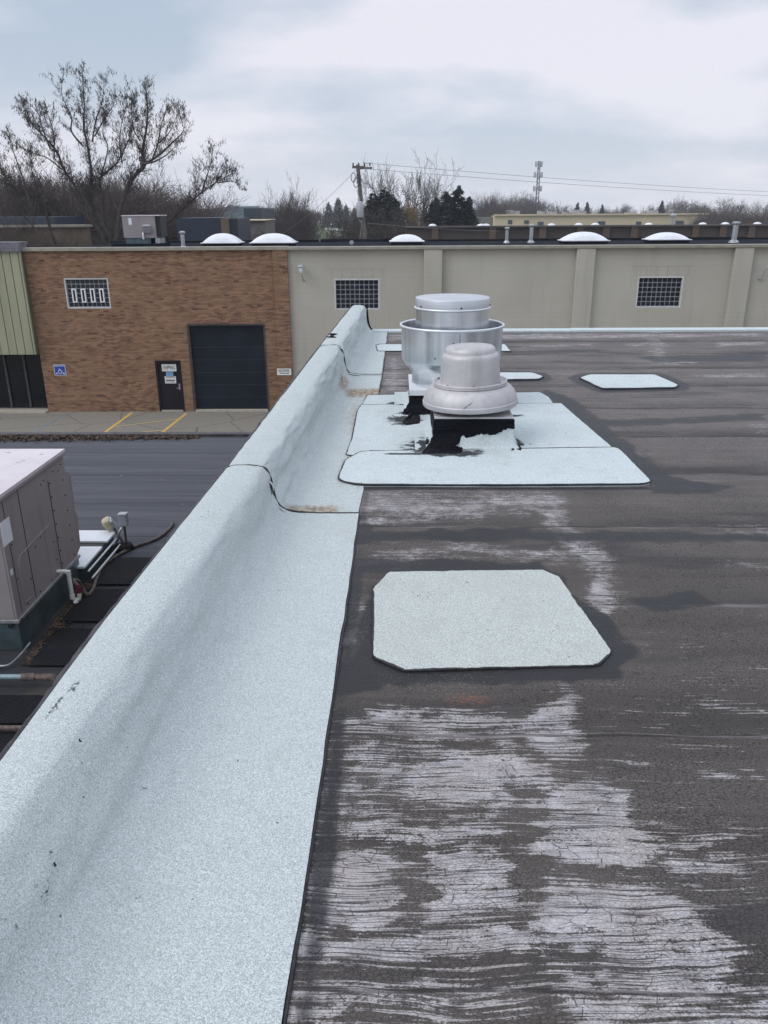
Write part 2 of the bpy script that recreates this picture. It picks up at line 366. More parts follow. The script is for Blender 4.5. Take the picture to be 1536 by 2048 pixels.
def m_block():
    t = NT('painted_block'); X, Y, Z = t.xyz()
    fz = t.math('ABSOLUTE', t.math('SUBTRACT', t.math('FRACT', t.math('DIVIDE', Z, .2)), .5)); j = t.ramp(fz, .46, .49)
    strm = t.noise(1, 4, .6, v=t.map((.5, .5, 5))); big = t.noise(.35, 4)
    c = t.mix(t.ramp(big, .3, .7), (.42, .402, .345), (.47, .452, .39))
    c = t.mix(t.math('MULTIPLY', j, t.ramp(strm, .42, .6, .08, .55)), c, (.32, .30, .245))
    dr = t.noise(1, 4, .65, v=t.map((2.2, 2.2, .18))); c = t.mix(t.ramp(dr, .5, .76, 0, .5), c, (.33, .312, .26))
    t.bump(t.math('SUBTRACT', 1, j), .25, .008)
    return t.set(c, .85, 0, .2)
M['block'] = m_block()
M['joint'] = simple('open_joint', (.27, .25, .20), .9)
M['coping'] = simple('coping_metal', (.30, .285, .235), .5, .2, .12, 3, dirt=((.15, .14, .12), .5))
M['black_mem'] = simple('black_membrane', (.012, .015, .021), .95, 0, .4, 1.2, spec=.05)
def m_siding():
    t = NT('olive_siding'); n = t.noise(1, 4, .6, v=t.map((3, 3, .4)))
    return t.set(t.mix(t.ramp(n, .3, .7), (.295, .305, .205), (.35, .355, .245)), .5, .1, .4)
M['siding'] = m_siding()
M['siding_gap'] = simple('siding_shadow_joint', (.10, .10, .06), .8)
M['roofcap'] = simple('grey_roof_cap', (.13, .13, .15), .6, .1, .25, 4)
M['glass'] = simple('dark_glass', (.004, .005, .007), .06, 0, .2, 2, spec=.3)
M['lite'] = simple('glass_block', (.014, .018, .028), .16, 0, .6, 9, spec=.45)
M['grout'] = simple('window_grid', (.42, .43, .44), .7, 0, .1)
M['winframe'] = simple('window_frame', (.55, .56, .56), .6, 0, .08)
M['whiteframe'] = simple('white_sash', (.80, .81, .84), .5, 0, .03)
M['door'] = simple('dark_door', (.012, .010, .016), .6, 0, .2, 3, spec=.2)
M['ohdoor'] = simple('overhead_door', (.009, .014, .023), .6, 0, .25, 1.2, spec=.2)
M['ohseam'] = simple('door_seam', (.020, .026, .036), .6)
M['sill'] = simple('concrete_sill', (.42, .38, .31), .8, 0, .12)
M['signw'] = simple('sign_white', (.80, .81, .80), .5, 0, .03)
M['ink'] = simple('sign_black', (.012, .012, .014), .6)
M['signb'] = simple('sign_blue', (.012, .055, .36), .5, 0, .05)
M['signlb'] = simple('sign_light_blue', (.20, .42, .62), .5, 0, .1)
M['dome'] = simple('skylight_acrylic', (.76, .79, .83), .35, 0, .05, 2, dirt=((.5, .53, .56), .5))
M['lampgrey'] = simple('lamp_grey', (.40, .42, .45), .5, .3)

def m_lot():
    t = NT('aged_asphalt'); n = t.noise(22, 5, .75); b = t.noise(.6, 4)
    c = t.mix(t.ramp(n, .3, .7), (.15, .14, .122), (.31, .29, .25)); c = t.mix(t.ramp(b, .4, .7, 0, .4), c, (.22, .20, .165))
    cr = t.ramp(t.voro(.35, 'DISTANCE_TO_EDGE', v=t.map((1, 1, 1))), .004, .012, .6, 0); c = t.mix(cr, c, (.07, .065, .06))
    return t.set(c, .9, 0, .2)
M['lot'] = m_lot()
def m_paint(name, col, wear):
    t = NT(name); n = t.noise(16, 4, .7)
    return t.set(t.mix(t.ramp(n, wear, wear + .1), col, (.18, .17, .15)), .7)
M['yellow'] = m_paint('yellow_paint', (.62, .40, .10), .60)
M['yellow2'] = m_paint('faded_yellow_paint', (.50, .38, .17), .55)
M['bluep'] = m_paint('blue_paint', (.17, .24, .30), .46)
def m_ground():
    t = NT('winter_ground'); n = t.noise(.05, 5); k = t.noise(.8, 5, .7)
    c = t.mix(t.ramp(n, .4, .6), (.075, .085, .038), (.10, .092, .05)); c = t.mix(t.ramp(k, .4, .7, 0, .5), c, (.12, .12, .06))
    return t.set(c, 1, 0, .1)
M['ground'] = m_ground()
M['lawn'] = simple('lawn_grass', (.085, .115, .04), 1, 0, .3, .4)
M['path'] = simple('pale_path', (.36, .36, .35), .9)
M['brownwall'] = simple('brown_cladding', (.058, .046, .043), .7, 0, .2, .15)
M['brownpil'] = simple('brown_pilaster', (.095, .065, .05), .7, 0, .15, 1)
M['browncap'] = simple('brown_roof_edge', (.09, .08, .08), .6)
M['tanwall'] = simple('tan_wall', (.56, .47, .33), .85, 0, .06, .1)
M['tandark'] = simple('grey_tan_wall', (.16, .155, .14), .85)
M['navy'] = simple('navy_fascia', (.020, .032, .055), .5, 0, .25, .3)
M['tanbrick'] = simple('tan_brick', (.15, .115, .082), .9, 0, .2, .6)
M['steelblue'] = simple('grey_blue_cladding', (.19, .25, .28), .6, 0, .1, .1)
M['steeldark'] = simple('dark_blue_cladding', (.045, .06, .075), .6)
M['acgrey'] = simple('unit_grey', (.34, .33, .35), .6, 0, .1, 1)
M['woodpole'] = simple('weathered_pole', (.135, .125, .115), .9, 0, .2, 3)
M['transf'] = simple('transformer_grey', (.48, .50, .52), .5, .2, .1)
M['wire'] = simple('cable', (.22, .22, .24), .6)
M['tower'] = simple('tower_steel', (.16, .17, .19), .6, .2)
M['bark'] = simple('dark_bark', (.055, .047, .044), .95, 0, .3, 4)
M['bark2'] = simple('grey_bark', (.060, .051, .047), .95, 0, .3, 4)
M['twig'] = simple('brown_twig', (.085, .068, .064), .95, 0, .25, .5)
M['twig2'] = simple('grey_twig', (.075, .064, .060), .95, 0, .25, .5)
M['twigred'] = simple('russet_twig', (.19, .082, .052), .95, 0, .35, .5)
M['pod'] = simple('withered_leaf', (.070, .052, .046), .9, 0, .5, 2)
M['needle'] = simple('blue_green_needle', (.018, .038, .034), .85, 0, .5, .9)
M['needle2'] = simple('dark_green_needle', (.016, .034, .022), .85, 0, .5, .9)
M['yleaf'] = simple('yellow_leaf', (.22, .14, .04), .8, 0, .4, 2)
M['litter'] = simple('leaf_litter', (.065, .042, .030), .95, 0, .7, 14)

# ------------------------------------------------------------------ mesh helpers
class MB:
    def __init__(s): s.v = []; s.f = []
    def add(s, vs, fs):
        o = len(s.v); s.v.extend(tuple(p) for p in vs); s.f.extend(tuple(i + o for i in f) for f in fs); return s
    def box(s, c, d, rz=0.0, rx=0.0, ry=0.0, top=None):
        x, y, z = d[0] / 2, d[1] / 2, d[2] / 2; tx, ty = (x, y) if top is None else (top[0] / 2, top[1] / 2)
        vs = [(-x, -y, -z), (x, -y, -z), (x, y, -z), (-x, y, -z), (-tx, -ty, z), (tx, -ty, z), (tx, ty, z), (-tx, ty, z)]
        m = Matrix.Rotation(rz, 3, 'Z') @ Matrix.Rotation(ry, 3, 'Y') @ Matrix.Rotation(rx, 3, 'X')
        vs = [m @ Vector(v) + Vector(c) for v in vs]
        return s.add(vs, [(0, 3, 2, 1), (4, 5, 6, 7), (0, 1, 5, 4), (1, 2, 6, 5), (2, 3, 7, 6), (3, 0, 4, 7)])
    def bb(s, x0, x1, y0, y1, z0, z1):
        return s.box(((x0 + x1) / 2, (y0 + y1) / 2, (z0 + z1) / 2), (x1 - x0, y1 - y0, z1 - z0))
    def tube(s, pts, r, n=6, cap=True):
        pts = [Vector(p) for p in pts]; k = len(pts); rs = r if isinstance(r, (list, tuple)) else [r] * k
        vs = []; a = None
        for i, p in enumerate(pts):
            d = (pts[min(i + 1, k - 1)] - pts[max(i - 1, 0)])
            d = d.normalized() if d.length > 1e-9 else Vector((0, 0, 1))
            if a is None: a = d.orthogonal().normalized()
            else:
                a = a - d * a.dot(d); a = a.normalized() if a.length > 1e-6 else d.orthogonal().normalized()
            b = d.cross(a)
            for j in range(n):
                t = 2 * math.pi * j / n; vs.append(p + (a * math.cos(t) + b * math.sin(t)) * rs[i])
        fs = [(i * n + j, i * n + (j + 1) % n, (i + 1) * n + (j + 1) % n, (i + 1) * n + j) for i in range(k - 1) for j in range(n)]
        if cap: fs += [tuple(range(n))[::-1], tuple((k - 1) * n + j for j in range(n))]
        return s.add(vs, fs)
    def lathe(s, prof, n=64, c=(0, 0, 0), jit=None):
        vs = []
        for r, z in prof:
            for j in range(n):
                t = 2 * math.pi * j / n; vs.append((c[0] + r * math.cos(t), c[1] + r * math.sin(t), c[2] + z))
        k = len(prof)
        fs = [(i * n + j, i * n + (j + 1) % n, (i + 1) * n + (j + 1) % n, (i + 1) * n + j) for i in range(k - 1) for j in range(n)]
        if prof[0][0] > 1e-4: fs.append(tuple(range(n))[::-1])
        if prof[-1][0] > 1e-4: fs.append(tuple((k - 1) * n + j for j in range(n)))
        return s.add(vs, fs)
    def prism(s, poly, z0, z1):
        n = len(poly); vs = [(p[0], p[1], z0) for p in poly] + [(p[0], p[1], z1) for p in poly]
        return s.add(vs, [tuple(range(n))[::-1], tuple(range(n, 2 * n))] + [(i, (i + 1) % n, n + (i + 1) % n, n + i) for i in range(n)])
    def build(s, name, mat, parent=None, smooth=None, bevel=0):
        me = bpy.data.meshes.new(name); me.from_pydata(s.v, [], s.f); me.materials.append(M[mat] if isinstance(mat, str) else mat)
        me.validate(); me.update()
        if smooth is not None:
            me.polygons.foreach_set('use_smooth', [True] * len(me.polygons)); me.set_sharp_from_angle(angle=R(smooth))
        o = bpy.data.objects.new(name, me); COL.objects.link(o)
        if parent: o.parent = parent
        if bevel:
            b = o.modifiers.new('edge_round', 'BEVEL'); b.width = bevel; b.segments = 2; b.limit_method = 'ANGLE'
        return o
def build_multi(name, parts, parent=None, bevel=0):
    allmb = MB(); mi = []
    for mb, mt in parts: allmb.add(mb.v, mb.f)
    o = allmb.build(name, parts[0][1], parent)
    for mb, mt in parts[1:]: o.data.materials.append(M[mt])
    for k, (mb, mt) in enumerate(parts): mi += [k] * len(mb.f)
    if len(mi) == len(o.data.polygons): o.data.polygons.foreach_set('material_index', mi)
    return o
def tag(o, label=None, cat=None, group=None, kind=None):
    if label: o['label'] = label
    if cat: o['category'] = cat
    if group: o['group'] = group
    if kind: o['kind'] = kind
    return o
def thing(name, label, cat, loc=(0, 0, 0), rz=0.0, group=None):
    o = bpy.data.objects.new(name, None); COL.objects.link(o); o.location = loc; o.rotation_euler.z = rz
    o.empty_display_size = .1
    return tag(o, label, cat, group)
def copy_thing(src, label, loc, rz=0, scale=1.0, group=None):
    c = src.copy(); COL.objects.link(c); c.location = loc; c.rotation_euler = (0, 0, rz)
    c.scale = (scale, scale, scale) if isinstance(scale, (int, float)) else scale
    c['label'] = label
    if group: c['group'] = group
    for ch in [x for x in bpy.data.objects if x.parent == src]:
        d = ch.copy(); COL.objects.link(d); d.parent = c
        for g in [x for x in bpy.data.objects if x.parent == ch]:
            e_ = g.copy(); COL.objects.link(e_); e_.parent = d
    return c
def text_mesh(txt, name, mat, parent, size, loc, xscale=1.0, thick=.0, bold=0.0, face='y'):
    cu = bpy.data.curves.new(name, 'FONT'); cu.body = txt; cu.size = size; cu.align_x = 'CENTER'; cu.align_y = 'CENTER'
    cu.extrude = .003; cu.offset = bold; cu.space_character = 1.12
    tmp = bpy.data.objects.new('tmp_text', cu); COL.objects.link(tmp)
    dg = bpy.context.evaluated_depsgraph_get(); dg.update()
    me = bpy.data.meshes.new_from_object(tmp.evaluated_get(dg)); me.name = name
    bpy.data.objects.remove(tmp); bpy.data.curves.remove(cu)
    me.materials.clear(); me.materials.append(M[mat])
    me.transform(Matrix.Diagonal((xscale, 1, 1, 1))); me.transform(Matrix.Rotation(R(90), 4, 'X')); me.transform(Matrix.Translation(loc))
    o = bpy.data.objects.new(name, me); COL.objects.link(o)
    if parent: o.parent = parent
    return o
RNG = random.Random(7)
NPR = np.random.default_rng(5)
def vnoise(x, y, seed=0):
    """smooth value noise on numpy arrays"""
    x = np.asarray(x, float); y = np.asarray(y, float)
    xi = np.floor(x).astype(int); yi = np.floor(y).astype(int); fx = x - xi; fy = y - yi
    fx = fx * fx * (3 - 2 * fx); fy = fy * fy * (3 - 2 * fy)
    def h(a, b):
        n = (a * 374761393 + b * 668265263 + seed * 974711) & 0x7fffffff
        n = ((n ^ (n >> 13)) * 1274126177) & 0x7fffffff
        return ((n ^ (n >> 16)) & 0xffff) / 65535.0
    return (h(xi, yi) * (1 - fx) + h(xi + 1, yi) * fx) * (1 - fy) + (h(xi, yi + 1) * (1 - fx) + h(xi + 1, yi + 1) * fx) * fy
def sdist(X, Y, poly):
    """signed distance (inside positive) to a polygon"""
    d = np.full(X.shape, 1e9); ins = np.zeros(X.shape, bool); n = len(poly)
    for i in range(n):
        ax, ay = poly[i]; bx, by = poly[(i + 1) % n]; ex, ey = bx - ax, by - ay
        t = np.clip(((X - ax) * ex + (Y - ay) * ey) / (ex * ex + ey * ey + 1e-12), 0, 1)
        d = np.minimum(d, np.hypot(X - ax - t * ex, Y - ay - t * ey))
        c = ((ay > Y) != (by > Y)) & (X < (bx - ax) * (Y - ay) / (by - ay + 1e-12) + ax); ins ^= c
    return np.where(ins, d, -d)
def sm(a, lo, hi):
    t = np.clip((a - lo) / (hi - lo), 0, 1); return t * t * (3 - 2 * t)
def gp(*pts): return [(on_z(px, py).x, on_z(px, py).y) for px, py in pts]
def set_attr(o, name, arr):
    a = o.data.attributes.new(name, 'FLOAT', 'POINT'); a.data.foreach_set('value', np.asarray(arr, np.float32).ravel())
def grid_obj(name, P, mat, parent=None, smooth=True):
    """P: (ny, nx, 3) array"""
    ny, nx = P.shape[:2]; me = bpy.data.meshes.new(name)
    idx = np.arange(ny * nx).reshape(ny, nx)
    q = np.stack([idx[:-1, :-1], idx[:-1, 1:], idx[1:, 1:], idx[1:, :-1]], -1).reshape(-1, 4)
    me.vertices.add(ny * nx); me.vertices.foreach_set('co', P.reshape(-1).astype(np.float32))
    me.loops.add(q.size); me.loops.foreach_set('vertex_index', q.reshape(-1).astype(np.int32))
    me.polygons.add(len(q)); me.polygons.foreach_set('loop_start', np.arange(0, q.size, 4, dtype=np.int32))
    me.polygons.foreach_set('use_smooth', np.full(len(q), smooth)); me.materials.append(M[mat]); me.update(calc_edges=True); me.validate()
    o = bpy.data.objects.new(name, me); COL.objects.link(o)
    if parent: o.parent = parent
    return o

# ------------------------------------------------------------------ ground
ZG = -6.22
DF = 33.0
g = MB(); g.add([(-415, -38, ZG - .02), (415, -38, ZG - .02), (415, 515, ZG - .02), (-415, 515, ZG - .02)], [(0, 1, 2, 3)])
tag(g.build('ground', 'ground'), kind='structure')
g = MB(); g.add([(-60, 5, ZG), (60, 5, ZG), (60, DF + 30, ZG), (-60, DF + 30, ZG)], [(0, 1, 2, 3)])
tag(g.build('parking_lot', 'lot'), kind='structure')
g = MB(); g.add([(-75, 150, ZG + .05), (60, 150, ZG + .05), (90, 420, ZG + 2.5), (-120, 420, ZG + 2.5)], [(0, 1, 2, 3)])
tag(g.build('lawn', 'lawn'), kind='structure')
def stripe(a, b, w, z=ZG + .004):
    A, B = Vector((a[0], a[1])), Vector((b[0], b[1])); d = (B - A).normalized(); n = Vector((-d.y, d.x)) * w / 2
    return [(A + n).to_3d() + Vector((0, 0, z)), (A - n).to_3d() + Vector((0, 0, z)), (B - n).to_3d() + Vector((0, 0, z)), (B + n).to_3d() + Vector((0, 0, z))]
def lotpt(px, py): p = on_z(px, py, ZG); return (p.x, p.y)
mk = MB(); mk2 = MB(); mk3 = MB()
def extend(a, b, k): return (a[0] + (b[0] - a[0]) * k, a[1] + (b[1] - a[1]) * k)
ya, yb = lotpt(264, 825.5), lotpt(208, 866); yc, yd = lotpt(372.7, 826.7), lotpt(323, 866)
mk.add(stripe(ya, extend(ya, yb, 1.6), .13), [(0, 1, 2, 3)]); mk.add(stripe(yc, extend(yc, yd, 1.6), .13), [(0, 1, 2, 3)])
for a, b in (((230, 854), (356, 838)), ((262, 866.5), (333, 860))):
    mk2.add(stripe(lotpt(*a), lotpt(*b), .10, ZG + .008), [(0, 1, 2, 3)])
ba, bb_ = lotpt(132, 825), lotpt(72, 864); mk3.add(stripe(ba, extend(ba, bb_, 1.5), .10), [(0, 1, 2, 3)])
tag(mk.build('yellow_parking_lines', 'yellow'), kind='structure'); tag(mk2.build('faded_parking_hatching', 'yellow2'), kind='structure')
tag(mk3.build('blue_parking_line', 'bluep'), kind='structure')

# ------------------------------------------------------------------ the flat roof we stand on
YE = 12.2
bld = thing('flat_roof_building', 'long flat roofed building with dark cracked worn roofing in the foreground', 'building')
xs = np.concatenate([np.linspace(-1.0, -.32, 12), np.arange(-.30, 1.95, .0125), 1.95 + np.cumsum(np.linspace(.02, .32, 75))])
ys = np.concatenate([np.linspace(-8, .8, 16), np.arange(.85, 3.2, .0125), np.arange(3.2, 6.2, .03), np.arange(6.2, YE, .075), [YE]])
X, Y = np.meshgrid(xs, ys); Zr = (vnoise(X * 1.3, Y * 1.3, 3) - .5) * .012 + (vnoise(X * 4, Y * 4, 4) - .5) * .003
Zr = Zr * sm(Y, .2, 1.2)
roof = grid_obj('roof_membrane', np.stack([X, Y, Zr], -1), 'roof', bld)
Xw = X + (vnoise(X * 9, Y * 9, 11) - .5) * .05 + (vnoise(X * 30, Y * 30, 12) - .5) * .02
Yw = Y + (vnoise(X * 9, Y * 9, 13) - .5) * .05 + (vnoise(X * 30, Y * 30, 14) - .5) * .015
Xw = Xw + ((vnoise(X * 1.5, Y * 34, 15) - .5) * .06 + (vnoise(X * 2.5, Y * 70, 16) - .5) * .035) * np.clip(1.2 / np.maximum(Y, 1.2) + .3, .3, 1) 
worn = np.full(X.shape, .16)
def wear(level, soft, *pts):
    global worn
    d = sdist(Xw, Yw, gp(*pts)); worn = np.maximum(worn, .16 + (level - .16) * sm(d, -soft * 1.5 - .015, soft * 1.2 + .02))
wear(.46, .05, (650, 1425), (1010, 1430), (1090, 1520), (1110, 1700), (1300, 1760), (1440, 1900), (1500, 2060), (555, 2060))
wear(.36, .06, (1250, 1640), (1540, 1640), (1540, 1790), (1380, 1780))
wear(.92, .03, (640, 1745), (700, 1715), (800, 1718), (808, 1840), (790, 1862), (606, 1850), (612, 1790))
wear(.90, .025, (800, 1868), (598, 1852), (584, 1936), (640, 1950), (880, 1925), (1080, 1908), (1085, 1880), (1040, 1850))
wear(.90, .03, (868, 1698), (940, 1690), (1035, 1688), (1045, 1760), (1030, 1812), (960, 1818), (850, 1845), (866, 1800))
wear(.74, .04, (820, 1512), (1030, 1495), (1090, 1535), (1105, 1590), (1080, 1640), (1000, 1625), (800, 1615))
wear(.95, .02, (1085, 1585), (1160, 1552), (1210, 1548), (1240, 1575), (1245, 1640), (1330, 1712), (1240, 1740), (1110, 1718), (1065, 1690), (1090, 1640))
wear(.78, .025, (1030, 1440), (1100, 1400), (1130, 1375), (1155, 1385), (1150, 1450), (1170, 1500), (1090, 1515), (1010, 1455))
wear(.88, .03, (1100, 1745), (1310, 1770), (1400, 1830), (1490, 1890), (1455, 1950), (1380, 2000), (1210, 1985), (1100, 1890), (1075, 1830))
wear(.85, .02, (1075, 1865), (1130, 1895), (1190, 1970), (1225, 2060), (1150, 2060), (1110, 1950))
wear(.66, .04, (650, 1645), (1060, 1625), (1050, 1684), (700, 1695))
wear(.62, .05, (655, 1480), (760, 1470), (830, 1520), (800, 1600), (650, 1590))
wear(.80, .03, (1170, 1985), (1560, 1990), (1560, 2060), (1190, 2060))
wear(.60, .05, (575, 1955), (900, 1940), (1060, 1960), (1140, 2060), (565, 2060))
wear(.70, .02, (1245, 1690), (1350, 1655), (1536, 1650), (1536, 1672), (1380, 1700), (1536, 1740), (1536, 1765), (1330, 1740))
wear(.62, .015, (1240, 1555), (1340, 1556), (1536, 1545), (1536, 1556), (1400, 1568), (1250, 1566))
wear(.66, .02, (1320, 1725), (1362, 1722), (1375, 1748), (1350, 1745))
wear(.62, .03, (650, 1420), (780, 1405), (1030, 1440), (1000, 1465), (660, 1480))
wear(.70, .06, (1070, 985), (1125, 985), (1140, 1050), (1225, 1105), (1225, 1235), (1190, 1225), (1160, 1120), (1105, 1085), (1085, 1030))
wear(.62, .08, (735, 985), (1120, 982), (1115, 1028), (720, 1055))
wear(.50, .08, (725, 1090), (1110, 1085), (1220, 1108), (1100, 1128), (720, 1135))
wear(.56, .04, (697, 1190), (735, 1180), (738, 1280), (684, 1290))
wear(.55, .06, (1440, 1055), (1540, 1058), (1540, 1072), (1460, 1070))
wear(.55, .05, (1440, 1120), (1540, 1130), (1540, 1140), (1450, 1133))
wear(.52, .03, (1330, 1400), (1536, 1418), (1536, 1428), (1340, 1412))
for a in ([(1390, 750), (1536, 745), (1536, 757), (1420, 757)], [(1250, 686), (1340, 684), (1350, 692), (1260, 693)], [(1430, 684), (1536, 682), (1536, 690), (1440, 692)],
          [(780, 671), (1000, 668), (1530, 667), (1530, 672), (1000, 678), (780, 682)], [(1040, 690), (1180, 688), (1180, 692), (1040, 695)],
          [(775, 715), (800, 714), (812, 780), (765, 785)], [(1300, 640), (1340, 720), (1420, 726), (1300, 728)], [(1500, 850), (1540, 850), (1540, 868), (1510, 866)]):
    wear(.62, .09, *a)
worn = worn + (vnoise(X * 3, Y * 7, 21) - .5) * .26 + (vnoise(X * 11, Y * 16, 22) - .5) * .2 + sm(Y, 5, 9) * .07
DARKS = []
def unwear(level, soft, *pts):
    global worn
    worn = worn - np.maximum(worn - .30, 0) * (level * sm(sdist(Xw, Yw, gp(*pts)), -soft, soft))
unwear(.95, .025, (800, 1712), (868, 1685), (876, 1760), (856, 1835), (800, 1850))
unwear(.8, .03, (1020, 1560), (1090, 1600), (1080, 1660), (1010, 1640))
unwear(.75, .03, (770, 1570), (850, 1590), (990, 1600), (980, 1650), (820, 1650))
unwear(.7, .03, (650, 1480), (700, 1470), (690, 1600), (645, 1610))
unwear(.8, .02, (650, 1855), (700, 1850), (690, 1885), (645, 1880))
unwear(.92, .025, (1028, 1620), (1072, 1630), (1095, 1720), (1092, 1830), (1050, 1855), (1022, 1790))
unwear(1.0, .02, (600, 1692), (850, 1676), (850, 1690), (600, 1716))
unwear(.9, .02, (575, 1938), (1060, 1908), (1090, 1930), (1000, 1950), (575, 1962))
unwear(.8, .02, (1150, 1885), (1210, 1880), (1205, 1960), (1170, 1935))
set_attr(roof, 'worn', np.clip(np.minimum(worn, .62 + .35 * (worn - .5)), 0, 1))
tar = np.zeros(X.shape)
def tarry(level, lo, hi, *pts):
    global tar
    tar = np.maximum(tar, level * sm(sdist(Xw, Yw, gp(*pts)), lo, hi))
PATCH1 = gp((747, 1180), (778, 1147), (1083, 1142), (1118, 1157), (1222, 1306), (1196, 1333), (806, 1343), (747, 1316))
PATCH2 = gp((1158, 757), (1178, 750), (1310, 750), (1358, 771), (1350, 777), (1205, 779))
XwT = X + (vnoise(X * 9, Y * 9, 11) - .5) * .05
d1 = sdist(XwT, Yw, PATCH1) + (vnoise(X * 3.5, Y * 3.5, 88) - .5) * .17; tar = np.maximum(tar, .95 * sm(d1, -.13, -.02))
tarry(.95, -.05, .05, (1150, 1325), (1230, 1270), (1262, 1310), (1240, 1360), (1150, 1375), (1060, 1360))
tarry(.9, -.05, .05, (668, 1320), (745, 1310), (790, 1350), (760, 1385), (660, 1400))
tarry(.85, -.04, .04, (700, 1120), (1090, 1120), (1090, 1145), (700, 1150))
tarry(.8, -.05, .05, (712, 1040), (760, 1055), (745, 1090), (700, 1095))
d2 = sdist(X, Y, PATCH2); tar = np.maximum(tar, 1.0 * sm(d2, -.26, -.02))
tarry(.95, -.10, .08, (1300, 985), (1290, 900), (1320, 950), (1420, 968), (1480, 975), (1400, 990))
tarry(.92, -.16, .08, (1080, 790), (1125, 810), (1310, 970), (1330, 950), (1230, 870), (1150, 800), (1090, 780))
tarry(.95, -.12, .08, (1000, 740), (1095, 745), (1100, 762), (1000, 766))
tarry(.8, -.06, .04, (1260, 1200), (1380, 1180), (1440, 1210), (1300, 1225))
edge = np.exp(-((X + .21) / .05) ** 2) * (.35 + .6 * vnoise(X * 0, Y * 2.3, 31)); tar = np.maximum(tar, edge * (Y < 4.9))
edge = np.exp(-((Y - 4.93) / .05) ** 2) * .8 * (X > -.25) * (X < 1.7); tar = np.maximum(tar, edge)
tarry(.8, -.12, .06, (880, 1068), (1100, 1062), (1536, 1066), (1536, 1082), (900, 1086))
tarry(.8, -.06, .05, (740, 1062), (1060, 1052), (1080, 1076), (720, 1088))
tarry(.78, -.15, .1, (1270, 712), (1536, 706), (1536, 722), (1300, 726))
tarry(.7, -.12, .1, (1000, 700), (1200, 698), (1210, 706), (1010, 708))
tarry(.75, -.15, .1, (1180, 838), (1536, 826), (1536, 842), (1200, 856))
set_attr(roof, 'tar', np.clip(tar, 0, 1))
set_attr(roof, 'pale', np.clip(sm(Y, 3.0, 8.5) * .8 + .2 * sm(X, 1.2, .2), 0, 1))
grit = np.maximum(.9 * sm(sdist(X, Y, gp((760, 1340), (1000, 1340), (960, 1400), (780, 1400))), -.06, .05), .8 * sm(sdist(X, Y, gp((690, 1180), (745, 1180), (740, 1300), (690, 1300))), -.04, .03))
grit = np.maximum(grit, .7 * sm(sdist(X, Y, gp((1225, 1270), (1265, 1265), (1265, 1300), (1230, 1300))), -.04, .03)); set_attr(roof, 'grit', grit)
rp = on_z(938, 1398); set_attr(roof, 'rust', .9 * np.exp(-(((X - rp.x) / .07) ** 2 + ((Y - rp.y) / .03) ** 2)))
# walls, underside and the far edge flashing
w = MB(); w.bb(-1.02, 21, -8, YE - .03, ZG, -.06); w.build('wall', 'outerwall', bld)
ef = MB()
for i in range(6):
    x0 = -.45 + i * 3.0; ef.bb(x0, x0 + 2.994, YE - .20, YE + .03, -.02, .028 + (i % 2) * .004)
ef.build('edge_flashing', 'cap_far', bld, bevel=.008)
ff = MB(); ff.bb(-1.0, 18, YE + .031, YE + .045, -.25, .02); ff.build('fascia', 'edge', bld)

# ------------------------------------------------------------------ parapet with its white mineral sheets
par = thing('parapet_wall', 'low parapet wrapped in pale blue white mineral sheet along the roof edge', 'parapet')
ST = [  # y, profile [(x, z)...] from the outer edge inward and down to the flange
    (-1.5, [(-1.12, .275), (-1.06, .300), (-.98, .302), (-.93, .285), (-.88, .235), (-.83, .165), (-.78, .105), (-.71, .05), (-.62, .018), (-.50, .007), (-.262, .007)]),
    (1.2, [(-1.10, .285), (-1.05, .305), (-.985, .304), (-.94, .285), (-.895, .235), (-.85, .165), (-.80, .10), (-.73, .045), (-.64, .016), (-.50, .007), (-.260, .007)]),
    (2.6, [(-1.085, .285), (-1.03, .302), (-.93, .301), (-.875, .283), (-.835, .235), (-.805, .165), (-.775, .095), (-.715, .04), (-.63, .013), (-.50, .007), (-.246, .007)]),
    (4.45, [(-1.01, .285), (-.96, .302), (-.85, .300), (-.785, .285), (-.757, .235), (-.745, .158), (-.728, .092), (-.685, .034), (-.62, .011), (-.50, .007), (-.240, .007)]),
    (8.75, [(-.86, .312), (-.81, .330), (-.70, .328), (-.645, .312), (-.618, .27), (-.60, .19), (-.585, .10), (-.553, .035), (-.50, .011), (-.40, .007), (-.190, .007)]),
    (12.15, [(-.70, .36), (-.66, .378), (-.56, .377), (-.50, .362), (-.482, .31), (-.478, .22), (-.464, .12), (-.432, .04), (-.385, .011), (-.30, .007), (-.172, .007)])]
ST_y = np.array([s[0] for s in ST]); ST_x = np.array([[p[0] for p in s[1]] for s in ST]); ST_z = np.array([[p[1] for p in s[1]] for s in ST])
def prof_at(yv, tt):
    k = np.arange(11)
    px_ = np.array([np.interp(yv, ST_y, ST_x[:, i]) for i in range(11)]); pz_ = np.array([np.interp(yv, ST_y, ST_z[:, i]) for i in range(11)])
    # catmull-rom through the profile points
    i = np.clip(np.floor(tt).astype(int), 0, 9); f = tt - i
    def cr_(a):
        p0 = a[np.clip(i - 1, 0, 10)]; p1 = a[i]; p2 = a[i + 1]; p3 = a[np.clip(i + 2, 0, 10)]
        return .5 * (2 * p1 + (p2 - p0) * f + (2 * p0 - 5 * p1 + 4 * p2 - p3) * f ** 2 + (3 * p1 - p0 - 3 * p2 + p3) * f ** 3)
    return cr_(px_), cr_(pz_)
TT = np.concatenate([np.linspace(0, 9, 55), np.linspace(9.03, 10, 34)])
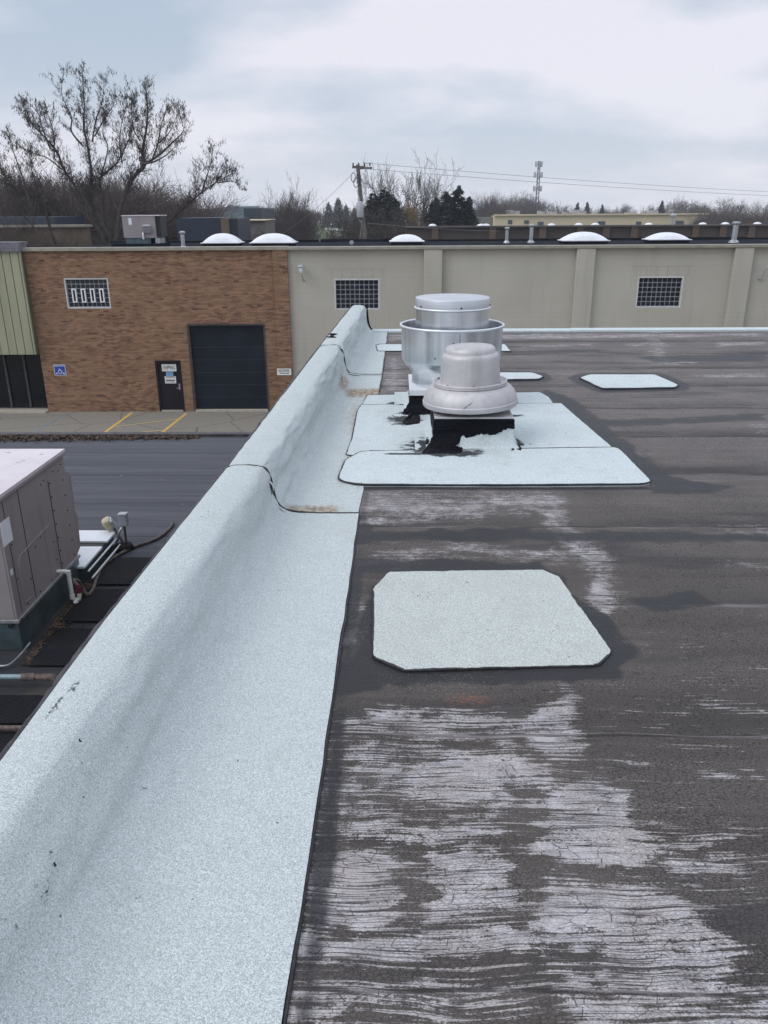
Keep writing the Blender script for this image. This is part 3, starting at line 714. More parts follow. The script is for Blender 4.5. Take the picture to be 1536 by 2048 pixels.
def sheet(y0, y1, ny, lift, wr, seed):
    yv = np.linspace(y0, y1, ny); P = np.zeros((ny, len(TT) + 1, 3))
    for j, yy in enumerate(yv):
        x, z = prof_at(yy, TT)
        n = wr * ((vnoise(TT * 1.3, np.full_like(TT, yy * 3.2), seed) - .5) * .030 + (vnoise(TT * 2.2, np.full_like(TT, yy * 9), seed + 1) - .5) * .012)
        face = sm(TT, 2.2, 3.5) * (1 - sm(TT, 6.5, 8))
        top = 1 - sm(TT, 2.0, 3.2)
        x = x + n * (.25 + face); z = z + lift + np.abs(n) * .25 * top + n * .35 * sm(TT, 6.2, 7.2) * (1 - sm(TT, 8.2, 9.3))
        z = np.maximum(z, .006 + lift)
        edge = 1 - sm(np.abs(TT - 10), 0, .6)
        x = x + edge * (vnoise(np.full_like(TT, yy * 7), TT * 0, seed + 2) - .5) * .006
        P[j, 1:, 0] = x; P[j, 1:, 1] = yy; P[j, 1:, 2] = z
        wob = (vnoise(np.array([yy * 6.0]), np.array([0.0]), seed + 5)[0] - .5) * .02
        P[j, 0] = (x[0] - .012, yy, z[0] - .035 - wob)
    return P
SHEETS = ((-1.5, 4.455, 230, .006, .55, 41), (4.42, 8.76, 200, .0005, .95, 51), (8.70, 12.16, 150, .0035, .8, 61))
for i, (y0, y1, ny, lift, wr, sd_) in enumerate(SHEETS):
    P = sheet(y0, y1, ny, lift, wr, sd_)
    o = grid_obj('flashing_sheet', P, 'cap', par)
    xx, yy = P[..., 0], P[..., 1]
    st = np.zeros(xx.shape)
    # rust brown water marks where the flat of the sheet ponds beside the fans
    t_ = (xx - np.interp(yy, ST_y, ST_x[:, 7])) / (np.interp(yy, ST_y, ST_x[:, 10]) - np.interp(yy, ST_y, ST_x[:, 7]))
    st += .78 * np.exp(-((yy - 4.52) / .09) ** 2) * sm(t_, -.15, .1) * (1 - sm(t_, .55, .95)) * (yy > 4.44)
    st += .75 * np.exp(-((yy - 5.6) / .35) ** 2) * sm(t_, .45, .85) * (yy > 4.7)
    st += .62 * np.exp(-((yy - 6.6) / .7) ** 2) * sm(t_, .35, .9) + .75 * np.exp(-((yy - 7.85) / .22) ** 2) * sm(t_, .02, .3) + .55 * np.exp(-((yy - 8.1) / .3) ** 2) * np.exp(-((t_ - .02) / .12) ** 2)
    st += .40 * np.exp(-((yy - 5.1) / .5) ** 2) * sm(t_, .2, .7) + .42 * np.exp(-((yy - 7.0) / .9) ** 2) * sm(t_, -.05, .3) + .35 * np.exp(-((yy - 8.5) / .8) ** 2) * np.exp(-((t_ + .02) / .15) ** 2)
    set_attr(o, 'stain', np.clip(st, 0, 1))
    sc = np.zeros(xx.shape)
    def scuff(px, py, z, lx, ly, lev):
        p = on_z(px, py, z); globals()['sc'] = np.maximum(sc, lev * np.exp(-((xx - p.x) / lx) ** 2 - ((yy - p.y) / ly) ** 2))
    if i == 0:
        for a in ((150, 1378, .3, .03, .09, .62), (105, 1425, .3, .022, .1, .70), (50, 1455, .29, .02, .03, .72), (85, 1440, .3, .05, .12, .42),
                  (85, 1770, .2, .03, .06, .52), (65, 1815, .2, .03, .05, .42), (30, 1895, .15, .05, .08, .42), (110, 1732, .17, .008, .012, .95), (160, 1484, .28, .009, .009, .95), (440, 965, .3, .012, .04, .5)): scuff(*a)
    if i == 1:
        for a in ((470, 925, .3, .03, .05, .45), (690, 838, 0, .03, .02, .6), (700, 840, 0, .02, .02, .7), (715, 815, 0, .02, .03, .5)): scuff(*a)
    set_attr(o, 'scuff', sc)
# dark bead where the sheets end, along the flange and over the seams
def bead(pts, r, name, parent, mat='bitumen', flat=.55):
    b = MB(); rs = [r * (.72 + .5 * vnoise(np.array([k * .21]), np.array([r * 900]), 17)[0] + .1 * RNG.random()) for k in range(len(pts))]; b.tube(pts, rs, 6); 
    return b.build(name, mat, parent, smooth=60)
yy = np.arange(-1.4, 4.46, .025)
bead([(float(np.interp(y, ST_y, ST_x[:, 10])) + .004 + (vnoise(np.array([y * 7.0]), np.array([0.0]), 43)[0] - .5) * .005 , y, .004) for y in yy], .006, 'seam_bead', par)
yy = np.arange(7.9, 12.1, .05)
bead([(float(np.interp(y, ST_y, ST_x[:, 10])) + .004 + RNG.uniform(-.006, .006), y, .003) for y in yy], .008, 'seam_bead', par)
for ysm, lf in ((4.455, .006), (8.76, .004)):
    x, z = prof_at(ysm, np.linspace(0.15, 10, 80)); x[:] = x + .0
    bead([(x[k], ysm + .006 + .012 * math.sin(k * .23) * (k > 45) + RNG.uniform(-.003, .003), max(z[k], .008) + lf * .7) for k in range(80)], .0065, 'seam_bead', par)
x, z = prof_at(12.14, np.linspace(2.6, 9, 50)); bead([(x[k] + .008, 12.165, max(.01, z[k]) + .004) for k in range(50)], .014, 'seam_bead', par, 'tar')
# ragged edge strip and the wall under the cap
eb = MB(); pts = []; rr = []
for y in np.arange(-1.4, 12.15, .03):
    x, z = prof_at(y, np.array([0.0])); pts.append((x[0] - .022 + RNG.uniform(-.002, .002), y, z[0] - .020 + RNG.uniform(-.002, .002))); rr.append(.009 + .006 * float(vnoise(np.array([y * 9.0]), np.array([0.0]), 77)[0]))
eb.tube(pts, rr, 6); eb.build('edge_strip', 'edge', par, smooth=60)
ow = MB(); n_ = 30; vs = []
for y in np.linspace(-8, 12.14, n_):
    yc_ = max(y, -1.5); xo, zo = prof_at(yc_, np.array([0.0])); xi = float(np.interp(yc_, ST_y, ST_x[:, 3]))
    vs += [(xo[0] + .01, y, -1.72), (xo[0] + .01, y, zo[0] - .03), (xi - .02, y, zo[0] - .03), (xi - .02, y, -.03)]
fs = [(4 * i + k, 4 * i + k + 1, 4 * i + k + 5, 4 * i + k + 4) for i in range(n_ - 1) for k in range(3)] + [(0, 1, 2, 3)[::-1], tuple(4 * (n_ - 1) + k for k in range(4))]
ow.add(vs, fs); ow.build('wall_core', 'outerwall', par)
# loose bits of old felt on the cap
for px, py, z, sx, sy, lab in ((664, 672, .34, .10, .05, 'torn scrap of old felt on the far part of the parapet cap'),):
    b = MB(); p = on_z(px, py, z)
    for k in range(9):
        b.box((p.x + RNG.uniform(-.03, .03), p.y + RNG.uniform(-.12, .12), z + .004 + RNG.uniform(0, .006)), (sx * RNG.uniform(.3, .7), sy * RNG.uniform(.6, 2), .006), RNG.uniform(-.8, .8), RNG.uniform(-.2, .2), RNG.uniform(-.3, .3))
    tag(b.build('felt_scrap', 'tar'), lab, 'scrap')

for px, py, z, lab in ((110, 1732, .20, 'small dark leaf fragment on the pale parapet slope'), (160, 1484, .30, 'tiny dark crumb on the flat cap of the parapet')):
    p = on_z(px, py, z); b = MB(); b.box((p.x, p.y, p.z + .006), (.004, .009, .003), .5, .2, -.9 if z < .25 else 0); b.box((p.x + .005, p.y - .006, p.z + .007), (.005, .004, .003), -.4, .1, -.9 if z < .25 else 0)
    tag(b.build('leaf_scrap', 'tar'), lab, 'scrap')

# ------------------------------------------------------------------ patches laid on the roof
def round_poly(poly, r=.03, n=4):
    out = []; k = len(poly)
    for i in range(k):
        p0, p1, p2 = (Vector(poly[i - 1]), Vector(poly[i]), Vector(poly[(i + 1) % k]))
        a, b = (p0 - p1), (p2 - p1); ra = min(r, a.length * .4); rb = min(r, b.length * .4); A = p1 + a.normalized() * ra; B = p1 + b.normalized() * rb
        for j in range(n + 1):
            t = j / n; q = A * (1 - t) ** 2 + p1 * 2 * t * (1 - t) + B * t * t; out.append((q.x, q.y))
    return out
def densify(poly, step):
    out = []; k = len(poly)
    for i in range(k):
        a, b = Vector(poly[i]), Vector(poly[(i + 1) % k]); n = max(1, int((b - a).length / step))
        for j in range(n): out.append(tuple(a.lerp(b, j / n)))
    return out
def patch(label, poly, z=.009, mat='cap_patch', r=.03, beadr=.008, step=.03, rag=.0018, skip=None, stains=None):
    t = thing('roof_patch', label, 'roof patch')
    pl = densify(round_poly(poly, r), step); pl = [(x + RNG.uniform(-rag, rag), y + RNG.uniform(-rag, rag)) for x, y in pl]
    xs_ = [p[0] for p in pl]; ys_ = [p[1] for p in pl]
    b = MB(); b.prism(pl, -.004, z); o = b.build('felt_sheet', mat, t)
    if beadr: 
        q = [(x, y, max(.004, z - .004) if mat == 'cap_far' else .004) for x, y in pl if skip is None or not skip(x, y)]
        if skip is None: q.append(q[0])
        bead(q, beadr, 'tar_edge', t)
    return t
patch('square pale patch with clipped corners lying closest on the dark roof', PATCH1, .010, 'cap_patch', .02, .0065, .025)
patch('pale patch with clipped corners alone on the right of the fans', PATCH2, .009, 'cap_far', .05, .010)
patch('pale patch partly hidden behind the dome shaped fan', gp((940, 758), (1000, 746), (1065, 746), (1088, 754), (1078, 760), (950, 762)), .009, 'cap_far', .05, .010)
patch('narrow pale strip patch meeting the parapet flange behind the tall fan', gp((752, 692), (760, 690), (1010, 690), (1022, 704), (755, 704)), .013, 'cap_far', .02, .008)
patch('long white strip patch across the front of the two fans', gp((722, 907), (690, 925), (676, 962), (690, 969), (720, 974), (1000, 975), (1285, 973), (1303, 968), (1242, 905), (1232, 899)), .020, 'cap_far', .06, .007, .03)
patch('large white sheet under the dome shaped fan', gp((692, 912), (704, 880), (714, 826), (722, 812), (1122, 809), (1224, 897), (1226, 903), (700, 914)), .014, 'cap_far', .02, .006, .04)
patch('shallow white sheet at the back edge under the tall fan', gp((722, 816), (730, 800), (735, 792), (1080, 786), (1098, 796), (1110, 814)), .010, 'cap_far', .03, .006)

# ------------------------------------------------------------------ roof fans
def curb(parent, hx, hy, h, capz, tarlow, zf=.014):
    b = MB(); b.bb(-hx, hx, -hy, hy, 0, h); b.build('curb', 'tarband', parent, bevel=.01)
    # trowelled tar band, lumpy
    n = 4; rings = []
    per = []
    for k in range(40): per.append((-hx + 2 * hx * k / 40, -hy))
    for k in range(40): per.append((hx, -hy + 2 * hy * k / 40))
    for k in range(40): per.append((hx - 2 * hx * k / 40, hy))
    for k in range(40): per.append((-hx, hy - 2 * hy * k / 40))
    m = 12; vs = []
    for i in range(m):
        f = i / (m - 1)
        for k, (x, y) in enumerate(per):
            lo = tarlow(x / hx, y / hy); z = h + (lo - h) * f
            ex = .010 + .014 * float(vnoise(np.array([k * .35]), np.array([i * 1.9]), 71)) * (1 if 0 < i < m - 1 else .2)
            ex += .085 * max(0, .11 - z) / .11 if lo < .06 and y < -hy * .99 else 0
            s_ = 1 + ex / hx; vs.append((x * s_, y * s_, z + (RNG.uniform(-.008, .008) if 0 < i else 0)))
    q = len(per); fs = [(i * q + k, (i + 1) * q + k, (i + 1) * q + (k + 1) % q, i * q + (k + 1) % q) for i in range(m - 1) for k in range(q)]
    tb = MB(); tb.add(vs, fs); tb.build('tar_band', 'tarband', parent, smooth=70)
def skirt(parent, hx, hy, h, spread, mat):
    vs = []; N = 24; per = [(-1 + 2 * k / N, -1) for k in range(N)] + [(1, -1 + 2 * k / N) for k in range(N)] + [(1 - 2 * k / N, 1) for k in range(N)] + [(-1, 1 - 2 * k / N) for k in range(N)]
    prof = ((0.004, h), (.012, h * .55), (.035, h * .22), (spread, .012), (spread * 2.2, .0155))
    for e_, z in prof:
        for x, y in per: vs.append((x * (hx + e_), y * (hy + e_), z + RNG.uniform(-.0015, .0015)))
    q = len(per); fs = [(i * q + k, (i + 1) * q + k, (i + 1) * q + (k + 1) % q, i * q + (k + 1) % q) for i in range(len(prof) - 1) for k in range(q)]
    b = MB(); b.add(vs, fs); b.build('base_flashing', mat, parent, smooth=70)
def splat(name, parent, outline, z0, h, mat='tar', seed=0):
    """a lump of roofing tar: outline polygon, raised in the middle"""
    pl = np.array(densify(outline, .012)); c = pl.mean(0); rr = random.Random(seed)
    rings = [1.0, .93, .75, .5, .25]; vs = []
    for i, s_ in enumerate(rings):
        for k, p in enumerate(pl):
            q = c + (p - c) * (s_ + (rr.uniform(-.03, .03) if i == 0 else rr.uniform(-.02, .02)))
            vs.append((q[0], q[1], z0 + (0, .5, .85, 1, 1)[i] * h * (.6 + .8 * rr.random()) if i else z0 - .002))
    n = len(pl); fs = [(i * n + k, i * n + (k + 1) % n, (i + 1) * n + (k + 1) % n, (i + 1) * n + k) for i in range(len(rings) - 1) for k in range(n)]
    vs.append((c[0], c[1], z0 + h)); fs += [((len(rings) - 1) * n + k, (len(rings) - 1) * n + (k + 1) % n, len(vs) - 1) for k in range(n)]
    b = MB(); b.add(vs, fs); return b.build(name, mat, parent, smooth=80)

# dome shaped downblast fan
FX, FY = .560, 6.12
fan = thing('dome_roof_fan', 'squat dome shaped grey exhaust fan in front of the tall aluminium one', 'roof fan', (FX, FY, 0))
skirt(fan, .285, .275, .20, .07, 'cap_far')
curb(fan, .285, .275, .235, .2, lambda x, y: ((.012 if x < -.42 else .03 + (x + .42) * .42 if x < -.2 else .095 + .068 * x + .012 * math.sin(x * 9))) if y < -.9 else (.02 if x < 0 else .165))
b = MB(); b.bb(-.295, .295, -.285, .285, .237, .252); b.build('base_plate', 'mush', fan, bevel=.004)
b = MB(); b.lathe([(.25, .2525), (.25, .262), (.22, .285), (.20, .33)], 48); b.build('throat', 'dark', fan, smooth=40)
b = MB(); b.lathe([(.20, .32), (.30, .290), (.352, .288), (.362, .291), (.367, .299), (.367, .326), (.363, .330), (.3605, .333), (.3595, .345), (.352, .370), (.338, .400), (.315, .426), (.286, .442), (.262, .448), (.20, .448)], 96)
b.build('dish', 'mush', fan, smooth=35)
b = MB(); b.lathe([(.22, .444), (.274, .444), (.283, .448), (.284, .455), (.279, .459), (.279, .462), (.284, .466), (.282, .474), (.275, .477), (.266, .475), (.258, .468), (.22, .467)], 96); b.build('clamp_ring', 'mush', fan, smooth=35)
b = MB(); b.lathe([(.2275, .464), (.2265, .50), (.2245, .56), (.2215, .615), (.219, .652), (.216, .668), (.209, .679), (.199, .686), (.1935, .690), (.192, .697), (.1905, .707), (.185, .722), (.172, .732), (.14, .737), (.08, .740), (.0005, .742)], 96)
b.build('motor_dome', 'mush', fan, smooth=35)
for k, a in enumerate((-2.35, -1.55, -.62, .5, 1.6, 2.7)):
    b = MB(); b.lathe([(.010, 0), (.010, .010), (.006, .014)], 8, (.262 * math.cos(a), .262 * math.sin(a), .464)); b.build('clamp_bolt', 'screw', fan)
b = MB()                                            # scratches across the dish
for k in range(10):
    a = -1.78 + k * .028 + RNG.uniform(-.006, .006); zz = .335 + k * .0072 + RNG.uniform(-.002, .002); rr_ = .3605 - max(0, (zz - .345)) * .30 - (max(0, zz - .37)) * .45
    b.box((rr_ * math.cos(a), rr_ * math.sin(a), zz), (RNG.uniform(.006, .016), .003, .003), a + 1.57, 0, RNG.uniform(-.9, -.2))
b.build('scratch', 'screw', fan)
def loc_poly(o, *pts, z=.014): return [(on_z(px, py, z).x - o.location.x, on_z(px, py, z).y - o.location.y) for px, py in pts]
def fc(x, y): return (640 + x / 3.657, 580 + y / 3.657)
splat('tar_smear', fan, loc_poly(fan, *[fc(*p) for p in ((775, 1090), (800, 1060), (835, 1060), (850, 1090), (900, 1115), (960, 1120), (1020, 1140), (1050, 1165), (1040, 1195), (1000, 1205), (900, 1203), (800, 1205), (740, 1200), (760, 1185), (800, 1160), (770, 1125))]), .018, .022, seed=3)
splat('tar_smear', fan, loc_poly(fan, *[fc(*p) for p in ((1375, 1010), (1392, 1015), (1405, 1080), (1430, 1135), (1480, 1170), (1470, 1185), (1430, 1170), (1400, 1188), (1410, 1160), (1390, 1110))]), .018, .010, seed=4)
for ch_ in fan.children:
    if ch_.name.split('.')[0] in ('dish', 'clamp_ring', 'motor_dome', 'clamp_bolt', 'scratch', 'throat'): ch_.rotation_euler = (0, R(-1.7), 0)
# tall upblast fan
BX, BY = .475, 7.33
big = thing('upblast_roof_fan', 'tall shiny aluminium exhaust fan with a wide wind band', 'roof fan', (BX, BY, 0))
skirt(big, .365, .345, .15, .07, 'cap_far')
curb(big, .365, .345, .19, .1, lambda x, y: .02 if y < -.9 and x < -.2 else .06)
b = MB(); b.bb(-.385, .385, -.365, .365, .191, .216); b.bb(-.385, .385, -.368, -.366, .168, .216); b.build('base_plate', 'white_cap', big, bevel=.004)
b = MB(); b.lathe([(.365, .217), (.357, .222), (.355, .325), (.352, .333), (.345, .335)], 96); b.build('base_cylinder', 'alu', big, smooth=35)
b = MB(); prof = [(.352, .300), (.375, .325), (.42, .375), (.448, .42), (.452, .44), (.453, .60), (.455, .716), (.448, .716), (.445, .60), (.444, .44), (.41, .385), (.34, .33)]
b.lathe(prof, 128, (0, 0, .015)); b.build('wind_band', 'alu', big, smooth=25)
b = MB(); b.tube([(.460 * math.cos(2 * math.pi * k / 128), .460 * math.sin(2 * math.pi * k / 128), .735) for k in range(129)], .011, 8, False); b.build('rolled_rim', 'alu_rim', big, smooth=60)
b = MB(); b.box((.4555 * math.cos(-1.48), .4555 * math.sin(-1.48), .58), (.004, .003, .27), -1.48 + 1.57); b.build('band_seam', 'screw', big)
b = MB(); b.lathe([(.30, .34), (.326, .36), (.328, .70), (.328, .868), (.32, .872)], 112, (0, 0, .015)); b.build('motor_housing', 'alu', big, smooth=35)
b = MB(); b.tube([(.333 * math.cos(2 * math.pi * k / 112), .333 * math.sin(2 * math.pi * k / 112), .887) for k in range(113)], .009, 8, False); b.build('housing_rim', 'alu_rim', big, smooth=60)
b = MB(); b.lathe([(.324, .878), (.330, .882), (.3305, .952), (.328, .959), (.322, .962), (.15, .971), (.0005, .974)], 112, (0, 0, .012)); b.build('cap_lid', 'alu_lid', big, smooth=30)
for a in (-1.40, -2.6, -.2):
    b = MB(); b.lathe([(.008, 0), (.006, .008)], 8); 
    o = b.build('lid_screw', 'screw', big); o.rotation_euler = (R(90), 0, a + R(90)); o.location = (.330 * math.cos(a), .330 * math.sin(a), .91)
for a, z in ((-1.95, .50), (-1.73, .245), (-1.60, .635)):
    b = MB(); b.lathe([(.007, 0), (.005, .006)], 8); rr_ = .357 if z < .3 else .455
    o = b.build('band_rivet', 'screw', big); o.rotation_euler = (R(90), 0, a + R(90)); o.location = (rr_ * math.cos(a), rr_ * math.sin(a), z)
splat('tar_smear', big, loc_poly(big, *[fc(*p) for p in ((600, 975), (625, 945), (645, 935), (642, 900), (680, 880), (720, 900), (735, 940), (730, 975), (690, 985), (630, 990))]), .014, .022, seed=8)

# ------------------------------------------------------------------ lower neighbouring roof
ZL = -1.7
low = thing('low_roof_building', 'lower wing with a streaked dark grey roof left of the parapet', 'building')
xs2 = np.linspace(-16, -1.03, 60); ys2 = np.linspace(-8, 12.45, 80); XX, YY = np.meshgrid(xs2, ys2)
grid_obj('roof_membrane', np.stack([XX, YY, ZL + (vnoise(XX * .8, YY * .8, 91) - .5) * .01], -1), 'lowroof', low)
w = MB(); w.bb(-16, -1.04, -8, 12.40, ZG, ZL - .05); w.build('wall', 'outerwall', low)
w = MB(); w.bb(-16, -1.03, 12.42, 12.56, ZL - .3, ZL + .05); w.build('edge_metal', 'edge', low, bevel=.01)
b = MB()
for k in range(2600):
    x = RNG.uniform(-7.5, -3.2); f = (x + 7.5) / 4.3; y = 12.40 - abs(RNG.gauss(0, .12)) * (1.5 - f * 1.1) - .01
    s_ = RNG.uniform(.012, .035); z = ZL + .008 + RNG.uniform(0, .05) * (1.2 - f)
    b.box((x, y, z), (s_ * 1.6, s_, .004), RNG.uniform(0, 6.3), RNG.uniform(-.7, .7), RNG.uniform(-.7, .7))
tag(b.build('leaf_litter', 'litter'), 'brown fallen leaves drifted along the far edge of the lower roof', 'leaf litter', kind='stuff')
b = MB()
for k in range(900):
    t_ = RNG.random(); x = -3.02 + abs(RNG.gauss(0, .09)) - t_ * .05; y = 5.5 + t_ * 1.5; s_ = RNG.uniform(.006, .02)
    b.box((x, y, ZL + .012 + RNG.uniform(0, .006)), (s_ * 1.5, s_, .004), RNG.uniform(0, 6.3), RNG.uniform(-.5, .5))
tag(b.build('dirt_and_leaves', 'litter'), 'damp dirt and leaf bits beside the curb of the mauve rooftop unit', 'leaf litter', kind='stuff')
pads = [(-2.96, -2.35, 6.965, 7.61, 'ribbed black walkway pad beside the brown hose'), (-2.96, -2.30, 5.49, 6.09, 'ribbed black walkway pad beside the corner of the mauve unit'),
        (-2.99, -2.30, 6.22, 6.86, 'dusty black walkway pad below the bend of the hose'), (-3.9, -2.25, 4.72, 5.07, 'ribbed black walkway pad in front of the blue grey pipe'), (-3.9, -2.2, 4.05, 4.62, 'ribbed black walkway pad lowest on the left frame edge'),
        ]
for i, (x0, x1, y0, y1, lab) in enumerate(pads):
    b = MB(); b.bb(x0, x1, y0, y1, ZL + .004, ZL + .022); tag(b.build('walkway_pad', 'pad', bevel=.004), lab, 'walkway pad', 'walkway pads on the lower roof')
# rooftop unit
UX = -3.115; U0, U1 = 5.75, 7.07
unit = thing('rooftop_unit', 'large mauve grey rooftop air unit close by on the lower roof', 'air unit', (UX, U0, ZL))
b = MB(); b.bb(-2.2, 0, 0, 1.32, 0, .255); b.build('roof_curb', 'curbgalv', unit, bevel=.006)
b = MB(); b.bb(-2.215, .015, -.012, 1.335, .256, .285); b.build('base_rail', 'galv', unit, bevel=.003)
cab = MB(); cab.bb(-2.2, .0, 0.0, 1.31, .286, 1.325)
lid = MB(); lid.bb(-2.225, .022, -.02, 1.325, 1.326, 1.352)
b = MB(); b.bb(-2.225, .024, -.022, 1.327, 1.298, 1.325); b.build('lid_lip', 'unit', unit, bevel=.003)
b = MB()                                              # panel seams on the right side
for y in (.93,): b.bb(.0005, .003, y - .004, y + .004, .30, 1.17)
b.bb(.0005, .003, .36, .366, .30, 1.28); b.bb(.0005, .003, .09, .094, .30, 1.28)
sm_ = b
b = MB(); rim = [(.002, .16, .36), (.002, .16, .70), (.002, .22, .76), (.002, .80, .80)]
b.tube([(x, y, z) for x, y, z in rim], .006, 6); b.tube([(.002, .16, .36), (.002, .30, .345)], .004, 6); b.build('access_panel_rim', 'unit', unit, smooth=60)
b = MB(); b.bb(-.30, -.02, -.004, .0, .30, 1.29); b.build('front_panel', 'unit', unit)
b = MB()
for k in range(6): b.box((.003, .06 + k * .245, 1.312), (.012, .016, .014))
for k in range(7): b.box((.003, .955, .36 + k * .13), (.008, .010, .010)); b.box((.003, 1.23, .33 + k * .15), (.008, .010, .010))
for y, z in ((.85, 1.20), (.78, 1.185), (1.05, 1.22), (1.16, 1.19), (.2, .33), (.45, .32), (.7, .31), (.12, .9), (.12, .6), (.33, .5), (.5, .72), (.62, .76), (.85, .62), (.86, .44)): b.box((.003, y, z), (.007, .009, .009))
build_multi('cabinet', [(cab, 'unit'), (sm_, 'screw'), (b, 'screw')], unit)
hood = MB(); hood.add([(-1.0, 1.31, .30), (-.0, 1.31, .30), (-.0, 1.31, 1.14), (-1.0, 1.31, 1.14), (-1.0, 1.40, .34), (-.0, 1.40, .34), (-.0, 1.44, .64), (-1.0, 1.44, .64), (-.0, 1.40, .70), (-1.0, 1.40, .70), (-.0, 1.42, 1.06), (-1.0, 1.42, 1.06)],
    [(0, 1, 5, 4), (4, 5, 6, 7), (7, 6, 8, 9), (9, 8, 10, 11), (11, 10, 2, 3), (1, 2, 10, 8), (1, 8, 6, 5), (0, 4, 7, 9), (0, 9, 11, 3), (0, 3, 2, 1)])
hood.build('rain_hood', 'unit', unit)
b = MB(); b.bb(.001, .004, -.02 + .02, .155, .93, 1.13); b.build('rating_label', 'label', unit)
b = MB(); b.bb(.001, .004, .02, .06, .67, .72); b.build('rating_label', 'label', unit)
b = MB(); b.bb(.0155, .018, .02, .06, .262, .28); b.build('corner_clip', 'rusty', unit)
b = MB(); b.lathe([(.022, 0), (.022, .006)], 20); o = b.build('access_hole', 'screw', unit); o.rotation_euler = (R(90), 0, 0); o.location = (-.06, -.012, .235)
tr = MB(); tr.tube([(.0, .83, .335), (.075, .83, .335), (.095, .83, .325), (.10, .83, .30), (.10, .83, .07), (.105, .845, .045), (.12, .86, .035)], .019, 10)
tr.tube([(.10, .83, .342), (.10, .83, .305)], .024, 10); tr.tube([(.10, .83, .10), (.10, .83, .06)], .024, 10)
tr.tube([(.12, .86, .03), (.145, .87, .035), (.15, .872, .07), (.15, .872, .10)], .019, 10); tr.tube([(.118, .815, .012), (.135, .84, .03)], .022, 8)
tr.build('condensate_trap', 'pvc', unit, smooth=40)
# small details on top
b = MB()
for x, y in ((-.12, 1.15), (-.45, 1.2), (-.2, .95), (-.22, .9), (-.62, .8), (-.8, .8), (-.35, .45), (-.5, .55)): b.box((x, y, 1.3535), (RNG.uniform(.02, .06), .02, .002), RNG.uniform(-.5, .5))
build_multi('lid', [(lid, 'unit_top'), (b, 'mush')], unit)
# condensate hose
def spline(pts, n=10):
    pts = [Vector(p) for p in pts]; out = []
    for i in range(len(pts) - 1):
        p0, p1, p2, p3 = pts[max(i - 1, 0)], pts[i], pts[i + 1], pts[min(i + 2, len(pts) - 1)]
        for j in range(n):
            f = j / n; out.append(.5 * (2 * p1 + (p2 - p0) * f + (2 * p0 - 5 * p1 + 4 * p2 - p3) * f * f + (3 * p1 - p0 - 3 * p2 + p3) * f ** 3))
    out.append(pts[-1]); return out
hs = thing('condensate_hose', 'weathered brown hose snaking from the white drain trap across the lower roof', 'hose')
hp = [(UX + .15, U0 + .872, ZL + .16)] + [tuple(on_z(px, py, z)) for px, py, z in ((146, 1160, ZL + .20), (158, 1163, ZL + .17), (166, 1180, ZL + .08), (176, 1190, ZL + .03), (186, 1178, ZL + .02), (192, 1160, ZL + .02), (200, 1142, ZL + .02), (218, 1122, ZL + .02), (240, 1108, ZL + .02), (270, 1093, ZL + .02), (300, 1083, ZL + .02), (322, 1072, ZL + .02), (338, 1058, ZL + .02), (346, 1046, ZL + .025))]
b = MB(); b.tube(spline(hp), .018, 8); b.build('hose_body', 'hose', hs, smooth=60)
b = MB(); b.tube([hp[0], (hp[0][0], hp[0][1], ZL + .10)], .024, 10); b.tube(spline([hp[0], hp[1]])[:5], .0195, 8); b.build('hose_coupling', 'redhose', hs, smooth=60)
# conduit stand with two boxes
cs = thing('conduit_stand', 'two small electrical boxes on bent conduit risers beside the brown hose', 'junction boxes', (-2.95, 7.86, ZL))
b = MB(); b.lathe([(.0005, .0), (.105, 0), (.105, .04), (.085, .062), (.0005, .066)], 6); b.build('rubber_foot', 'pad', cs)
b = MB(); b.tube([(.02, .02, .05), (.02, .02, .27)], .013, 8); b.tube([(-.01, .03, .05), (-.11, .06, .22)], .013, 8); b.build('riser', 'dark', cs, smooth=60)
b = MB(); b.box((.02, .02, .335), (.085, .075, .13)); b.bb(-.025, .065, -.022, .062, .402, .41); b.build('junction_box', 'galv', cs, bevel=.004)
b = MB(); b.box((-.165, .06, .275), (.10, .12, .13), .3, .2, -.5); b.build('flood_light', 'beige', cs, bevel=.03)
b = MB(); b.box((-.105, .055, .285), (.018, .11, .115), .3, .2, -.5); b.build('light_lens', 'galv', cs, bevel=.004)
b = MB(); c0 = Vector(cs.location)
cp = [Vector((.01, .01, .27)), Vector((-.03, -.03, .20))] + [Vector(on_z(px, py, ZL + .06)) - c0 for px, py in ((232, 1086), (212, 1094), (196, 1100), (178, 1118), (163, 1131))] + [Vector(on_z(155, 1150, ZL + .05)) - c0, Vector(on_z(154, 1170, ZL + .03)) - c0]
b.tube(spline([tuple(p) for p in cp]), .012, 8); b.build('conduit', 'galv', cs, smooth=60)
# low curb cap behind the unit
lc = thing('curb_cap', 'low flat metal hatch with a dark slot tucked behind the mauve unit', 'roof hatch', (0, 0, ZL))
x1 = -2.97; b = MB(); b.bb(-4.2, x1 - .10, 7.02, 7.90, 0, .165); b.build('curb_body', 'curbgalv', lc)
b = MB(); b.bb(-4.25, x1 - .07, 7.0, 7.50, .166, .19); b.bb(-4.25, x1 - .07, 7.64, 7.94, .166, .19); b.build('metal_cap', 'label', lc, bevel=.004)
b = MB(); b.bb(-4.2, x1 - .09, 7.502, 7.638, .1661, .172); b.build('slot', 'screw', lc)
b = MB(); b.tube([(x1 - .02, 7.02, .06), (x1 - .02, 7.85, .06)], .010, 6); b.tube([(x1 - .05, 7.02, .13), (x1 - .05, 7.86, .13)], .010, 6); b.build('conduit_run', 'white_cap', lc, smooth=60)
